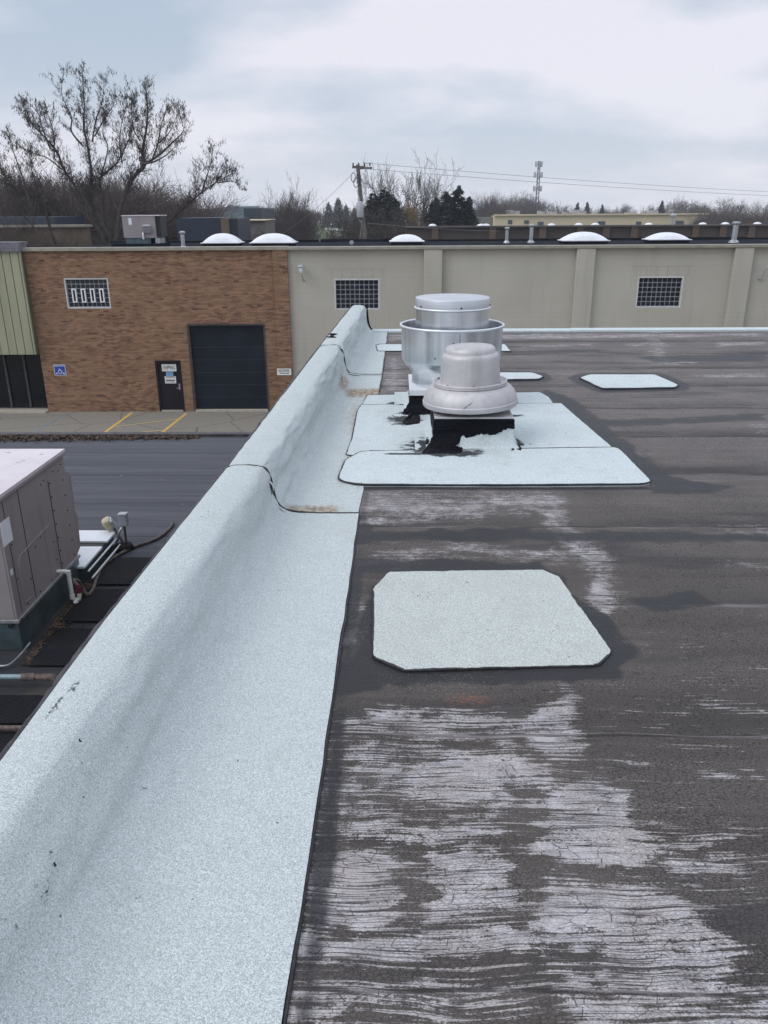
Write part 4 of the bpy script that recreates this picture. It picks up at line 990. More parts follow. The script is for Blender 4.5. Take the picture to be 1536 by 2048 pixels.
# gas pipe
gpp = thing('gas_pipe', 'blue grey pipe ending in a rusty fitting at the parapet foot', 'pipe', (0, 5.19, ZL))
b = MB(); b.tube([(-5.5, 0, .10), (-2.80, 0, .10)], .022, 10); b.build('pipe_run', 'pipe', gpp, smooth=60)
b = MB(); b.tube([(-2.86, 0, .10), (-2.76, 0, .10)], .030, 10); b.tube([(-2.76, 0, .10), (-2.70, 0, .10)], .024, 10); b.tube([(-2.70, 0, .10), (-2.62, 0, .10), (-2.60, 0, .06), (-2.60, 0, .0)], .028, 10); b.build('elbow_fitting', 'rusty', gpp, smooth=50)
for xq in (-3.4, -4.8): b = MB(); b.box((xq, 0, .035), (.1, .2, .07)); b.build('support_block', 'woodpole', gpp)
b = MB(); b.tube(spline([tuple(on_z(px, py, ZL + .03)) for px, py in ((-20, 1330), (8, 1332), (25, 1325), (45, 1305), (60, 1285))]), .009, 6); tag(b.build('black_cable', 'galv', None, smooth=60), 'thin grey cable curling under the corner of the mauve unit', 'cable')
b = MB(); b.tube([(-5.2, 4.62, ZL + .05), (-2.3, 4.62, ZL + .05)], .02, 8); tag(b.build('rusty_pipe', 'rusty', None, smooth=60), 'thin rusty brown pipe low at the left edge of the frame', 'pipe')

# ------------------------------------------------------------------ the workshop across the lot
ws = thing('workshop_building', 'long industrial building half brown brick half painted tan block across the lot', 'building')
def fx(px, py): return on_y(px, py, DF)
def rect(px0, py0, px1, py1):
    a, c = fx(px0, py0), fx(px1, py1); return (min(a.x, c.x), max(a.x, c.x), min(a.z, c.z), max(a.z, c.z))
XB0, XB1, XT1 = -14.86, -4.40, 34.0
ZT = .26
def wall_open(mb, x0, x1, z0, z1, y, opens, depth):
    xs_ = sorted({x0, x1, *[v for o in opens for v in o[:2]]}); zs_ = sorted({z0, z1, *[v for o in opens for v in o[2:4]]})
    for i in range(len(xs_) - 1):
        for j in range(len(zs_) - 1):
            cx, cz = (xs_[i] + xs_[i + 1]) / 2, (zs_[j] + zs_[j + 1]) / 2
            if any(o[0] < cx < o[1] and o[2] < cz < o[3] for o in opens): continue
            mb.add([(xs_[i], y, zs_[j]), (xs_[i + 1], y, zs_[j]), (xs_[i + 1], y, zs_[j + 1]), (xs_[i], y, zs_[j + 1])], [(0, 1, 2, 3)])
    for a, c, e_, f in opens:
        mb.add([(a, y, e_), (a, y + depth, e_), (a, y + depth, f), (a, y, f)], [(3, 2, 1, 0)]); mb.add([(c, y, e_), (c, y + depth, e_), (c, y + depth, f), (c, y, f)], [(0, 1, 2, 3)])
        mb.add([(a, y, f), (c, y, f), (c, y + depth, f), (a, y + depth, f)], [(0, 1, 2, 3)]); mb.add([(a, y, e_), (c, y, e_), (c, y + depth, e_), (a, y + depth, e_)], [(3, 2, 1, 0)])
W1 = rect(130.5, 556, 218.5, 617); DO = rect(317, 721.5, 365, 823); GA = (fx(384, 736).x - 1.77, fx(384, 736).x + 1.70, ZG, fx(450, 650.5).z)
GA = (-8.585, -5.53, ZG, fx(450, 651).z); DO = (-10.08, -9.07, ZG, fx(330, 721).z)
W2 = (fx(668, 557).x, fx(759, 558).x, fx(700, 620).z, fx(700, 557.6).z); W3 = (fx(1277, 553).x, fx(1368.7, 553).x, fx(1300, 615.6).z, fx(1300, 553).z)
W1 = (fx(126.5, 556).x, fx(215, 556).x, fx(180, 617).z, fx(180, 556).z)
b = MB(); wall_open(b, XB0, XB1, ZG, ZT, DF, [W1, DO, GA], .22); b.bb(-4.98, XB1 + .003, DF - .11, DF - .002, ZG, ZT - .002)
b.add([(XB1, DF, ZG), (XB1, DF + .4, ZG), (XB1, DF + .4, ZT), (XB1, DF, ZT)], [(0, 1, 2, 3)]); b.build('brick_wall', 'brick', ws)
b = MB(); wall_open(b, XB1, XT1, ZG, ZT, DF + .03, [W2, W3], .12); b.build('block_wall', 'block', ws)
for px in (865, 1171, 1487):
    x = fx(px, 489).x + .03; b = MB(); b.bb(x - .36, x + .36, DF - .17, DF + .028, ZG, ZT - .003); b.build('pilaster', 'block', ws, bevel=.02)
for x in (20.0, 26.5): b = MB(); b.bb(x - .36, x + .36, DF - .17, DF + .028, ZG, ZT - .003); b.build('pilaster', 'block', ws)
b = MB(); b.bb(XB0, XB1 + .02, DF - .14, DF + .35, ZT, ZT + .13); b.build('brick_coping', 'coping', ws, bevel=.008)
b = MB(); b.bb(XB1 + .022, XT1, DF - .20, DF + .35, ZT, ZT + .11); b.build('block_coping', 'coping', ws, bevel=.008)
b = MB(); b.bb(XB0, XT1, DF + .36, 43.4, ZG, ZT - .06); b.build('roof_membrane', 'black_mem', ws)
b = MB()
for k in range(9): b.bb(-14.8 + k * 5.4, -14.8 + k * 5.4 + 5.3, 42.9, 43.3, ZT - .07, ZT + .02 + (k % 3) * .02)
b.build('rear_edge', 'black_mem', ws)
def lintel(Wn):
    b = MB(); w_ = (Wn[1] - Wn[0]); 
    for k in range(6):
        x = Wn[0] - .10 + k * .407; b.bb(x, x + .012, DF + .026, DF + .030, Wn[3] + .02, Wn[3] + .36)
    b.bb(Wn[0] - .3, Wn[1] + .3, DF + .027, DF + .030, Wn[3] + .36, Wn[3] + .372)
    b.build('lintel_joints', 'joint', ws)
lintel(W2); lintel(W3)
def block_window(Wn, y, cols, rows, sash=()):
    x0, x1, z0, z1 = Wn; fw = .055; ix0, ix1, iz0, iz1 = x0 + fw, x1 - fw, z0 + fw, z1 - fw
    b = MB(); b.bb(x0, x1, y - .05, y + .1, z0, iz0); b.bb(x0, x1, y - .05, y + .1, iz1, z1); b.bb(x0, ix0, y - .05, y + .1, iz0, iz1); b.bb(ix1, x1, y - .05, y + .1, iz0, iz1)
    f = b.build('window', 'winframe', ws)
    b = MB(); b.bb(ix0, ix1, y + .06, y + .08, iz0, iz1); b.build('grid', 'grout', f)
    cw, ch = (ix1 - ix0) / cols, (iz1 - iz0) / rows; gw = .016
    skip = {(c, r) for c in sash for r in (1, 2, 3)}
    b = MB()
    for c in range(cols):
        for r in range(rows):
            if (c, r) in skip: continue
            b.bb(ix0 + c * cw + gw, ix0 + (c + 1) * cw - gw, y + .03, y + .058, iz0 + r * ch + gw, iz0 + (r + 1) * ch - gw)
    b.build('glass_blocks', 'lite', f, bevel=.01)
    for c in sash:
        a, d, e_, g_ = ix0 + c * cw + .002, ix0 + (c + 1) * cw - .002, iz0 + ch + .002, iz0 + 4 * ch - .002; t_ = .045
        b = MB(); b.bb(a, d, y - .03, y + .05, e_, e_ + t_); b.bb(a, d, y - .03, y + .05, g_ - t_, g_); b.bb(a, a + t_, y - .03, y + .05, e_ + t_, g_ - t_); b.bb(d - t_, d, y - .03, y + .05, e_ + t_, g_ - t_)
        b.build('sash', 'whiteframe', f)
        b = MB(); b.bb(a + t_, d - t_, y + .02, y + .04, e_ + t_, g_ - t_); b.build('sash_pane', 'glass', f)
block_window(W1, DF + .06, 9, 6, (1, 3, 5, 7)); block_window(W2, DF + .075, 9, 6); block_window(W3, DF + .075, 9, 6)
# overhead door
b = MB(); b.bb(GA[0], GA[1], DF + .16, DF + .2, GA[2] + .05, GA[3]); gd = b.build('overhead_door', 'ohdoor', ws)
b = MB()
for k in range(1, 6): z = GA[2] + .05 + k * .52; b.bb(GA[0] + .02, GA[1] - .02, DF + .152, DF + .159, z, z + .02)
b.build('panel_joint', 'ohseam', gd)
b = MB(); b.bb(GA[0] - .07, GA[0] - .001, DF - .012, DF + .1, ZG, GA[3] + .07); b.bb(GA[1] + .001, GA[1] + .07, DF - .012, DF + .1, ZG, GA[3] + .07); b.bb(GA[0] - .001, GA[1] + .001, DF - .012, DF + .1, GA[3] + .001, GA[3] + .07); b.build('door_frame', 'edge', gd)
b = MB(); b.bb(GA[0] + .002, GA[1] - .002, DF - .06, DF + .155, ZG, ZG + .07); b.build('door_sill', 'sill', gd)
# personnel door with its notices
b = MB(); b.bb(DO[0] + .05, DO[1] - .05, DF + .05, DF + .09, DO[2] + .07, DO[3] - .05); pd = b.build('shipping_door', 'door', ws)
b = MB(); b.bb(DO[0] - .03, DO[0] + .05, DF - .01, DF + .1, ZG, DO[3]); b.bb(DO[1] - .05, DO[1] + .03, DF - .01, DF + .1, ZG, DO[3]); b.bb(DO[0] + .05, DO[1] - .05, DF - .01, DF + .1, DO[3] - .05, DO[3]); b.build('door_frame', 'door', pd)
b = MB(); b.bb(DO[0] + .05, DO[1] - .05, DF - .03, DF + .05, ZG, ZG + .06); b.build('threshold', 'sill', pd)
b = MB(); b.tube([(DO[1] - .12, DF + .05, ZG + 1.0), (DO[1] - .12, DF - .02, ZG + 1.0), (DO[1] - .22, DF - .02, ZG + 1.0)], .014, 8); b.bb(DO[1] - .15, DO[1] - .09, DF + .035, DF + .049, ZG + .92, ZG + 1.18); b.build('handle', 'galv', pd)
cxd = (DO[0] + DO[1]) / 2 + .02
def plate(x, z, w_, h_, mat, name, parent, y):
    b = MB(); b.bb(x - w_ / 2, x + w_ / 2, y - .008, y, z - h_ / 2, z + h_ / 2); return b.build(name, mat, parent)
yd = DF + .0495
p_ = plate(cxd, fx(338, 736).z, .60, .29, 'signw', 'shipping_notice', pd, yd)
p_['label'] = 'white notice reading SHIPPING'
b = MB(); hx_, hz_ = .275, .12
zc_ = fx(338, 736).z
for s_ in (-1, 1): b.bb(cxd - hx_, cxd + hx_, yd - .0105, yd - .0085, zc_ + s_ * hz_ - .002, zc_ + s_ * hz_ + .002); b.bb(cxd + s_ * hx_ - .002, cxd + s_ * hx_ + .002, yd - .0105, yd - .0085, zc_ - hz_ + .01, zc_ + hz_ - .01)
b.build('notice_border', 'ink', p_)
text_mesh('SHIPPING', 'lettering', 'ink', p_, .25, (cxd, yd - .012, zc_), .42, bold=.0)
zb = fx(338, 748).z; p_ = plate(cxd, zb, .29, .17, 'signlb', 'blue_notice', pd, yd); p_['label'] = 'pale blue notice with small print'
for k in range(3):
    b = MB(); b.bb(cxd - .11, cxd + .11, yd - .0105, yd - .0085, zb + .045 - k * .045, zb + .058 - k * .045); b.build('print_line', 'signb', p_)
zw = fx(338, 760).z; p_ = plate(cxd + .01, zw, .46, .30, 'signw', 'white_notice', pd, yd); p_['label'] = 'white notice with rows of dark print'
for k, (dz, hh) in enumerate(((.12, .03), (.075, .012), (-.02, .05), (-.075, .012), (-.115, .012))):
    b = MB(); b.bb(cxd - .18, cxd + .20, yd - .0105, yd - .0085, zw + dz - hh / 2, zw + dz + hh / 2); b.build('print_line', 'ink', p_)
# olive siding bay with the glazed entrance
xsl, xsr = -22.0, XB0 - .004; zs0 = fx(60, 707).z; zs1 = fx(20, 503).z
sd_t = MB(); x = xsl; k = 0
while x < xsr - .01:
    x2 = min(x + .335, xsr); sd_t.bb(x + .012, x2 - .012, DF - .30, DF - .20, zs0, zs1); x = x2
sd_t.build('metal_siding', 'siding', ws, bevel=.012)
b = MB(); b.bb(xsl, xsr, DF - .199, DF + .3, zs0 + .004, zs1); b.build('siding_backing', 'siding_gap', ws)
b = MB(); b.bb(xsl, xsr + .03, DF - .42, DF + .2, zs1 + .001, zs1 + .10); b.bb(xsl, xsr + .02, DF - .36, DF + .3, zs1 + .101, zs1 + .24); b.bb(xsl, xsr - .0, DF - .28, DF + .5, zs1 + .241, zs1 + .36); b.build('siding_cap', 'roofcap', ws, bevel=.01)
b = MB(); b.bb(xsl, xsr, DF + .45, DF + .48, ZG, zs0 + .002); en = b.build('entrance_glazing', 'glass', ws)
b = MB()
for px in (6, 45): xm = fx(px, 760).x; b.bb(xm - .04, xm + .04, DF + .36, DF + .449, ZG + .1, zs0 - .05)
b.bb(xsl, xsr, DF + .36, DF + .449, zs0 - .05, zs0 + .001); b.bb(xsl, xsr, DF + .36, DF + .449, ZG, ZG + .1); b.build('glazing_frame', 'edge', en)
b = MB(); b.bb(xsl, xsr, DF - .3, DF + .35, ZG, ZG + .06); b.build('entrance_step', 'sill', ws)
b = MB(); b.bb(xsl - .2, xsl, DF - .3, DF + .5, ZG, zs1); b.build('side_wall', 'brick', ws)
# signs fixed to the wall
t = thing('accessible_parking_sign', 'blue wheelchair parking sign on the brown brick wall', 'sign', (fx(120, 740).x, DF - .004, fx(120, 740).z))
b = MB(); b.bb(-.24, .24, -.012, 0, -.22, .22); b.build('sign_plate', 'signw', t)
bf = MB(); bf.bb(-.222, .222, -.015, -.0125, -.202, .202)
b = MB(); yq = -.018
b.tube([(-.02, yq, .085), (-.02, yq, .084)], .026, 10)
b.tube([(-.02, yq, .06), (-.015, yq, -.01), (.05, yq, -.015), (.085, yq, -.085), (.115, yq, -.075)], .012, 6); b.tube([(-.018, yq, .03), (.035, yq, .028)], .010, 6)
b.tube([(.01 + .08 * math.cos(a), yq, -.06 + .08 * math.sin(a)) for a in np.linspace(R(125), R(335), 16)], .011, 6); b.build('wheelchair_symbol', 'signw', t)
b = MB(); b.add([(-.17, yq, -.17), (-.09, yq, -.13), (-.12, yq, -.10), (-.20, yq, -.15)], [(0, 1, 2, 3)]); b.add([(.17, yq, -.17), (.21, yq, -.15), (.13, yq, -.10), (.10, yq, -.13)], [(0, 1, 2, 3)]); build_multi('blue_face', [(bf, 'signb'), (b, 'signw')], t)
text_mesh('RESERVED PARKING', 'lettering', 'signw', t, .062, (0, -.016, .165), .66)
zr = fx(570, 742.5); t = thing('receiving_sign', 'white RECEIVING sign with a right pointing arrow on the brick pier', 'sign', (zr.x - .02, DF - .114, zr.z))
b = MB(); b.bb(-.29, .29, -.012, 0, -.135, .135); b.build('sign_plate', 'signw', t)
text_mesh('RECEIVING', 'lettering', 'ink', t, .18, (0, -.0145, .045), .48, bold=.0)
b = MB(); b.bb(-.20, .15, -.0145, -.0125, -.075, -.05); b.add([(.15, -.0145, -.095), (.21, -.0145, -.0625), (.15, -.0145, -.03)], [(0, 1, 2)]); b.build('arrow', 'ink', t)
lp = fx(603, 533); t = thing('wall_lamp', 'small grey lantern lamp with its bracket on the tan wall near the brick', 'wall lamp', (lp.x, DF + .03, lp.z))
b = MB(); b.lathe([(.035, .14), (.04, .09), (.13, .05), (.15, .02), (.15, 0), (.05, -.02)], 20, (0, -.25, 0)); b.build('shade', 'lampgrey', t, smooth=40)
b = MB(); b.lathe([(.07, -.02), (.085, -.08), (.06, -.22), (.02, -.25)], 16, (0, -.25, 0)); b.build('lamp_glass', 'label', t, smooth=50)
b = MB(); b.tube([(.05, -.01, -.5), (.05, -.16, -.45), (.03, -.25, -.25), (0, -.25, -.1)], .022, 8); b.lathe([(.06, 0), (.06, .02)], 12, (.05, -.02, -.52)); b.build('bracket', 'lampgrey', t, smooth=60)
lp = fx(1528, 545); t = thing('wall_bracket', 'bent grey pipe bracket on the tan wall near the third pilaster', 'bracket', (lp.x, DF + .03, lp.z))
b = MB(); b.tube(spline([(.5, -.2, .28), (.2, -.25, .30), (.02, -.25, .25), (-.04, -.2, .1), (-.06, -.1, -.12), (-.12, -.03, -.2)]), .025, 8); b.build('pipe_arm', 'lampgrey', t, smooth=60)
b = MB(); b.lathe([(.08, -.02), (.08, .02)], 12, (-.12, -.03, -.22)); b.build('wall_plate', 'lampgrey', t)

# things on the workshop roof
ZR = ZT - .06
def dome(px0, px1, pb, pt, y, lab):
    zb_ = on_y((px0 + px1) / 2, pb, y).z; zt = on_y((px0 + px1) / 2, pt, y).z; x0, x1 = on_y(px0, pb, y).x, on_y(px1, pb, y).x
    t = thing('dome_skylight', lab, 'skylight', ((x0 + x1) / 2, y, ZR), 0, 'white dome skylights on the workshop roof')
    w_, h_ = x1 - x0, zt - zb_; zb_ -= ZR; d_ = 1.3
    b = MB(); b.bb(-w_ / 2 + .1, w_ / 2 - .1, -d_ / 2 + .06, d_ / 2 - .06, 0, max(.05, zb_ - .012)); b.build('curb', 'black_mem', t)
    N, K = 24, 20; vs = []
    for i in range(K + 1):
        for j in range(N + 1):
            u, v = -1 + 2 * j / N, -1 + 2 * i / K; f = (1 - abs(u) ** 2.2) ** .8 * (1 - abs(v) ** 2.6) ** .7
            vs.append((u * (w_ / 2 - .06), v * (d_ / 2 - .05), zb_ + .03 + (h_ - .03) * f))
    b = MB(); b.add(vs, [(i * (N + 1) + j, i * (N + 1) + j + 1, (i + 1) * (N + 1) + j + 1, (i + 1) * (N + 1) + j) for i in range(K) for j in range(N)]); b.build('dome', 'dome', t, smooth=70)
    b = MB(); b.bb(-w_ / 2, w_ / 2, -d_ / 2, d_ / 2, zb_ - .01, zb_ + .028); b.build('rim', 'dome', t, bevel=.008)
dome(407, 485, 485.5, 466.5, 38.5, 'white dome skylight beside the capped vent on the workshop roof')
dome(503, 593, 485, 466.5, 37.0, 'widest white dome skylight above the end of the brick wall')
dome(778.5, 848.5, 482.5, 468.5, 39.0, 'white dome skylight above the first tan pilaster')
dome(1119.5, 1214, 481, 463.5, 38.5, 'white dome skylight above the second tan pilaster')
dome(1291, 1375, 479, 464.5, 39.5, 'white dome skylight nearest the tall vent pipe at right')
def vent(px, pt, y, r, lab, cap=True):
    p = on_y(px, 486, y); zt = on_y(px, pt, y).z - ZR
    t = thing('vent_pipe', lab, 'vent pipe', (p.x, y, ZR), 0, 'metal vent pipes on the workshop roof')
    b = MB(); b.lathe([(r * 1.9, 0), (r * 1.8, .06), (r, .12), (r, zt - .10)], 16); b.build('pipe', 'galv', t, smooth=40)
    b = MB(); b.lathe([(r * 1.1, zt - .13), (r * 1.6, zt - .09), (r * 1.6, zt - .03), (r * .7, zt), (.0005, zt + .005)], 16); b.build('cap', 'galv', t, smooth=40)
vent(1013, 454, 40, .075, 'thin metal vent pipe, left of a close pair of vents'); vent(1061.5, 448, 40, .09, 'taller metal vent pipe of the close pair')
vent(1467, 443, 39, .12, 'stout metal vent pipe with a broad cap near the right frame edge'); vent(366, 462, 36, .085, 'short white capped vent pipe beside the small rooftop unit')
x0, x1 = on_y(256, 470, 38).x, on_y(330, 470, 38).x; zt = on_y(290, 430, 38).z
t = thing('small_rooftop_unit', 'boxy grey rooftop air unit on the brick end of the workshop', 'air unit', ((x0 + x1) / 2, 38, ZR))
w_, h_ = x1 - x0, zt - ZR
b = MB(); b.bb(-w_ / 2 - .6, w_ / 2 + .05, -.6, .6, 0, .16); b.build('roof_curb', 'black_mem', t)
b = MB(); b.bb(-w_ / 2 + .06, w_ / 2 - .3, -.55, .55, .161, .40); b.build('base', 'curbgalv', t)
b = MB(); b.bb(-w_ / 2, w_ / 2 - .22, -.6, .6, .401, h_ - .04); b.build('cabinet', 'unit', t, bevel=.01)
b = MB(); b.bb(-w_ / 2 - .02, w_ / 2, -.62, .62, h_ - .039, h_); b.build('lid', 'unit_top', t)
b = MB(); b.bb(w_ / 2 - .219, w_ / 2 - .02, -.5, .5, .45, h_ - .04); b.build('coil_guard', 'screw', t)
b = MB(); b.box((.25, -.68, h_ * .58), (.34, .16, .32), 0, .4); b.build('hood', 'acgrey', t)
b = MB(); b.tube([(.05, -.62, .62), (.05, -.66, .55), (.05, -.66, .35)], .04, 8); b.build('drain_trap', 'pvc', t)
b = MB(); b.bb(w_ / 2 - .5, w_ / 2 - .1, -.55, .3, .17, .39); b.build('duct', 'galv', t)
b = MB(); b.bb(-w_ / 2 + .28, -w_ / 2 + .42, -.605, -.6005, h_ - .4, h_ - .12); b.build('data_label', 'label', t)
p = on_y(705, 483, 40); b = MB(); b.tube([(p.x, 39.2, ZR + .09), (p.x, 39.3, ZR + .09)], .10, 14); b.tube([(p.x, 39.19, ZR + .09), (p.x, 39.2, ZR + .09)], .05, 12); tag(b.build('drain_fitting', 'lampgrey'), 'small round drain fitting on the dark workshop roof edge', 'drain')

# ------------------------------------------------------------------ buildings beyond
def bg_box(mb, px0, px1, ptop, y, depth, zbot=ZG, pref=None):
    pr = pref or (px0 + px1) / 2; x0, x1 = on_y(px0, ptop, y).x, on_y(px1, ptop, y).x; zt = on_y(pr, ptop, y).z
    mb.bb(min(x0, x1), max(x0, x1), y, y + depth, zbot, zt); return x0, x1, zt
YBR = 72.0
t = thing('brown_clad_building', 'long low dark brown clad building with lighter pilasters behind the workshop', 'building')
b = MB(); x0, x1, zt = bg_box(b, 812, 1700, 453, YBR, 5, pref=1250); b.build('wall', 'brownwall', t)
for px in (870, 985, 1085, 1160, 1212, 1268, 1390, 1445, 1502, 1580):
    xm = on_y(px, 460, YBR).x; b = MB(); b.bb(xm - .28, xm + .28, YBR - .25, YBR - .002, ZG, zt - .003); b.build('pilaster', 'brownpil', t)
b = MB(); b.bb(x0 - .1, x1 + .1, YBR - .35, YBR + .3, zt + .001, zt + .13); b.build('roof_edge', 'browncap', t)
for px, y in ((962, 74), (972, 74.5), (1103, 74), (1157, 75), (1190, 75), (1297, 74), (1405, 74), (1450, 74.5), (1514, 74), (865, 75)):
    x = on_y(px, 452, y).x; u = MB(); N = 10
    vs = [(x + math.cos(a) * .34 * math.cos(e_), y + math.sin(a) * .34 * math.cos(e_), zt + .10 + .16 * math.sin(e_)) for e_ in np.linspace(0, 1.5, 5) for a in np.linspace(0, 2 * math.pi, N, endpoint=False)]
    u.add(vs, [(i * N + j, i * N + (j + 1) % N, (i + 1) * N + (j + 1) % N, (i + 1) * N + j) for i in range(4) for j in range(N)]); u.bb(x - .36, x + .36, y - .36, y + .36, zt - .1, zt + .10)
    tag(u.build('small_skylight', 'dome', None, smooth=40), 'tiny white skylight on the long brown building', 'skylight', 'tiny skylights on the brown building')
for px in (1344,):
    x = on_y(px, 452, 74).x; u = MB(); u.lathe([(.22, 0), (.13, .1), (.13, .75), (.3, .8), (.3, .95), (.05, 1.05)], 12, (x, 74, zt - .05)); tag(u.build('roof_ventilator', 'galv', None, smooth=40), 'grey mushroom ventilator standing on the brown building roof', 'ventilator')
YT = 200.0
t = thing('tan_warehouse', 'long flat tan warehouse far beyond the brown building', 'building')
b = MB(); x0, x1, zt = bg_box(b, 990, 1416, 430.5, YT, 25, pref=1210); b.build('wall', 'tanwall', t)
b = MB(); bg_box(b, 945, 989.8, 434, YT + 4, 20, pref=970); b.build('low_wing', 'tandark', t)
b = MB(); b.bb(x0 - .3, x1 + .3, YT - .5, YT + .5, zt + .001, zt + .35); b.build('roof_edge', 'tanwall', t)
for px, py, wp, hp_ in ((1020, 444, 8, 7), (1053, 444, 9, 6), (1081, 448, 11, 8), (1203, 447, 13, 8), (1277, 447, 10, 7), (1359, 446, 15, 8)):
    p = on_y(px, py, YT); b = MB(); hw, hh = wp * YT / 1600 / 2, hp_ * YT / 1600 / 2; b.bb(p.x - hw, p.x + hw, YT - .12, YT - .002, p.z - hh, p.z + hh); b.build('window', 'steeldark', t)
for k, (px, wp, hp_, nm) in enumerate(((1026, 26, 9, 'wide'), (1083, 12, 7, 'small'), (1105, 18, 6, 'low'), (1160, 24, 8, 'boxy'), (1307, 18, 7, 'pale'), (1263, 20, 3, 'flat'), (965, 20, 6, 'grey'), (1131, 9, 5, 'tiny'))):
    y = YT + 12; p = on_y(px, 431, y); u = MB(); w_, h_ = wp * y / 1600, hp_ * y / 1600
    u.bb(p.x - w_ / 2, p.x - .05, y, y + 2, zt, zt + h_ + .1); u.bb(p.x + .05, p.x + w_ / 2, y + .3, y + 2.2, zt, zt + h_ * .8 + .1); u.bb(p.x - w_ / 2 + .1, p.x + w_ / 2 - .1, y - .2, y - .01, zt, zt + .6)
    tag(u.build('distant_air_unit', 'acgrey'), f'{nm} grey air unit on the roof of the tan warehouse', 'air unit', 'air units on the tan warehouse')
p = on_y(1168, 440, 190); b = MB(); b.tube([(p.x, 190, ZG), (p.x, 190, 1.0)], .12, 6); b.lathe([(.3, 0), (1.2, .5), (1.6, 1.0)], 20, (p.x, 190, -.2)); 
# left hand buildings
t = thing('navy_fascia_building', 'tan brick building under a dark navy fascia at the far left', 'building')
b = MB(); x0, x1, zt = bg_box(b, -260, 108, 434, 54, 5, pref=60); b.build('fascia', 'navy', t)
b = MB(); xa = on_y(168, 450, 53).x; b.bb(x0, xa, 52.6, 53.9, ZG, zt - .60); b.build('wall', 'tanbrick', t)
b = MB(); b.bb(x0, xa + .2, 52.4, 53.9, zt - .599, zt - .47); b.build('fascia_lip', 'coping', t)
t = thing('navy_box_building', 'dark navy box shaped building with a brown corner behind the large bare tree', 'building')
b = MB(); x0, x1, zt = bg_box(b, 352, 441, 436, 57, 5); b.build('wall', 'navy', t)
b = MB(); xa, xb = on_y(441, 440, 57).x + .01, on_y(457, 440, 57).x; b.bb(xa, xb, 57, 62, ZG, zt - .05); b.build('brown_corner', 'tanbrick', t)
b = MB(); b.bb(xb + .01, on_y(474, 440, 57).x, 57.2, 62, ZG, zt - .04); b.build('end_wall', 'navy', t)
t = thing('grey_blue_factory', 'pale grey blue flat factory left of the bare trees in the middle distance', 'building')
b = MB(); x0, x1, zt = bg_box(b, 405, 487, 417.5, 92, 10); b.build('wall', 'steelblue', t)
b = MB(); bg_box(b, 487.3, 522, 416.5, 92, 10); b.build('dark_wall', 'steeldark', t)
b = MB(); xm = on_y(465, 415, 93).x; b.bb(xm - .5, xm + .4, 93, 95, zt, zt + .3); xm = on_y(495, 415, 93).x; b.bb(xm - 1.0, xm + 1.0, 93, 95, zt, zt + .25); b.build('roof_box', 'steelblue', t)
t = thing('small_tan_building', 'small tan flat building below the grey blue factory', 'building')
b = MB(); bg_box(b, 474.5, 530, 441, 80, 6); b.build('wall', 'tandark', t)
b = MB(); x0, x1, zt = bg_box(b, 473.5, 531, 439.8, 79.7, 6.6, zbot=on_y(500, 441.5, 80).z); b.build('roof_edge', 'tanwall', t)

# path and small signs on the lawn
def lawnpt(px, py):
    p = on_z(px, py, ZG + .06); return Vector((p.x, p.y, ZG + .06 + max(0, (p.y - 150) / 270 * 2.45)))
b = MB(); pp = [(655, 480, 668, 480), (672, 474, 682, 474), (690, 470, 697, 470), (680, 466, 700, 466), (655, 464, 690, 464.5), (640, 463, 660, 462)]
vs = []
for a0, a1, c0, c1 in pp:
    for q in ((a0, a1), (c0, c1)):
        p = on_z(q[0], q[1], ZG + .6); vs.append((p.x, p.y, ZG + .1 + max(0, (p.y - 150) / 270 * 2.5)))
b.add(vs, [(2 * i, 2 * i + 1, 2 * i + 3, 2 * i + 2) for i in range(len(pp) - 1)]); tag(b.build('path', 'path'), kind='structure')
for px, pt, pb, y, lab in ((510, 452, 480, 120, 'thin dark post with a small white board beside the bare shrubs'), (633, 464, 478, 150, 'low white board on the strip of lawn'), (662, 447, 458, 240, 'far white board at the top of the lawn')):
    p = on_y(px, pt, y); t = thing('lawn_sign', lab, 'sign', (p.x, y, ZG))
    zt = p.z - ZG; b = MB(); b.tube([(0, 0, 0), (0, 0, zt)], .06, 6); b.build('post', 'tower', t)
    b = MB(); b.bb(-.28, .28, -.1, -.06, zt - .45, zt); b.build('board', 'label', t)

# ------------------------------------------------------------------ utility pole, wires, tower
YP = 55.0
pt_, pb_ = on_y(715.5, 329, YP), on_y(729, 480, YP)
dirv = (pt_ - pb_).normalized(); base = pb_ + dirv * ((ZG - pb_.z) / dirv.z)
t = thing('utility_pole', 'leaning wooden power pole with a transformer in the middle distance', 'utility pole', base)
top = pt_ - base
b = MB(); b.tube([(0, 0, 0), tuple(top * .5), tuple(top)], [.18, .155, .12], 10); b.build('pole', 'woodpole', t, smooth=60)
b = MB(); c = top * .985; b.box((c.x + .05, c.y, c.z), (.85, .12, .14), R(20)); b.box((c.x + .5, c.y, c.z - .05), (.85, .10, .12), R(-25)); b.build('crossarm', 'woodpole', t)
b = MB()
for k in range(4): b.lathe([(.035, 0), (.06, .05), (.035, .1), (.055, .14), (.02, .2)], 8, (c.x - .3 + k * .35, c.y + (-.1 + k * .08), c.z + .07))
b.build('insulator', 'dark', t)
c = top * .33; zc_ = on_y(720, 419, YP).z - base.z; cx_ = on_y(720.5, 419, YP).x - base.x
b = MB(); b.lathe([(.0005, -.48), (.19, -.47), (.21, -.44), (.21, .40), (.19, .46), (.0005, .5)], 16, (cx_, -.3, zc_)); b.lathe([(.06, .5), (.08, .6), (.04, .75)], 8, (cx_ - .08, -.3, zc_)); b.build('transformer', 'transf', t, smooth=40)
b = MB(); b.tube([(cx_ + .2, -.1, zc_ - .5), (cx_ + .05, -.3, zc_ - .8), (cx_ - .1, -.25, zc_ - .55)], .03, 6); b.build('drop_wire', 'wire', t)
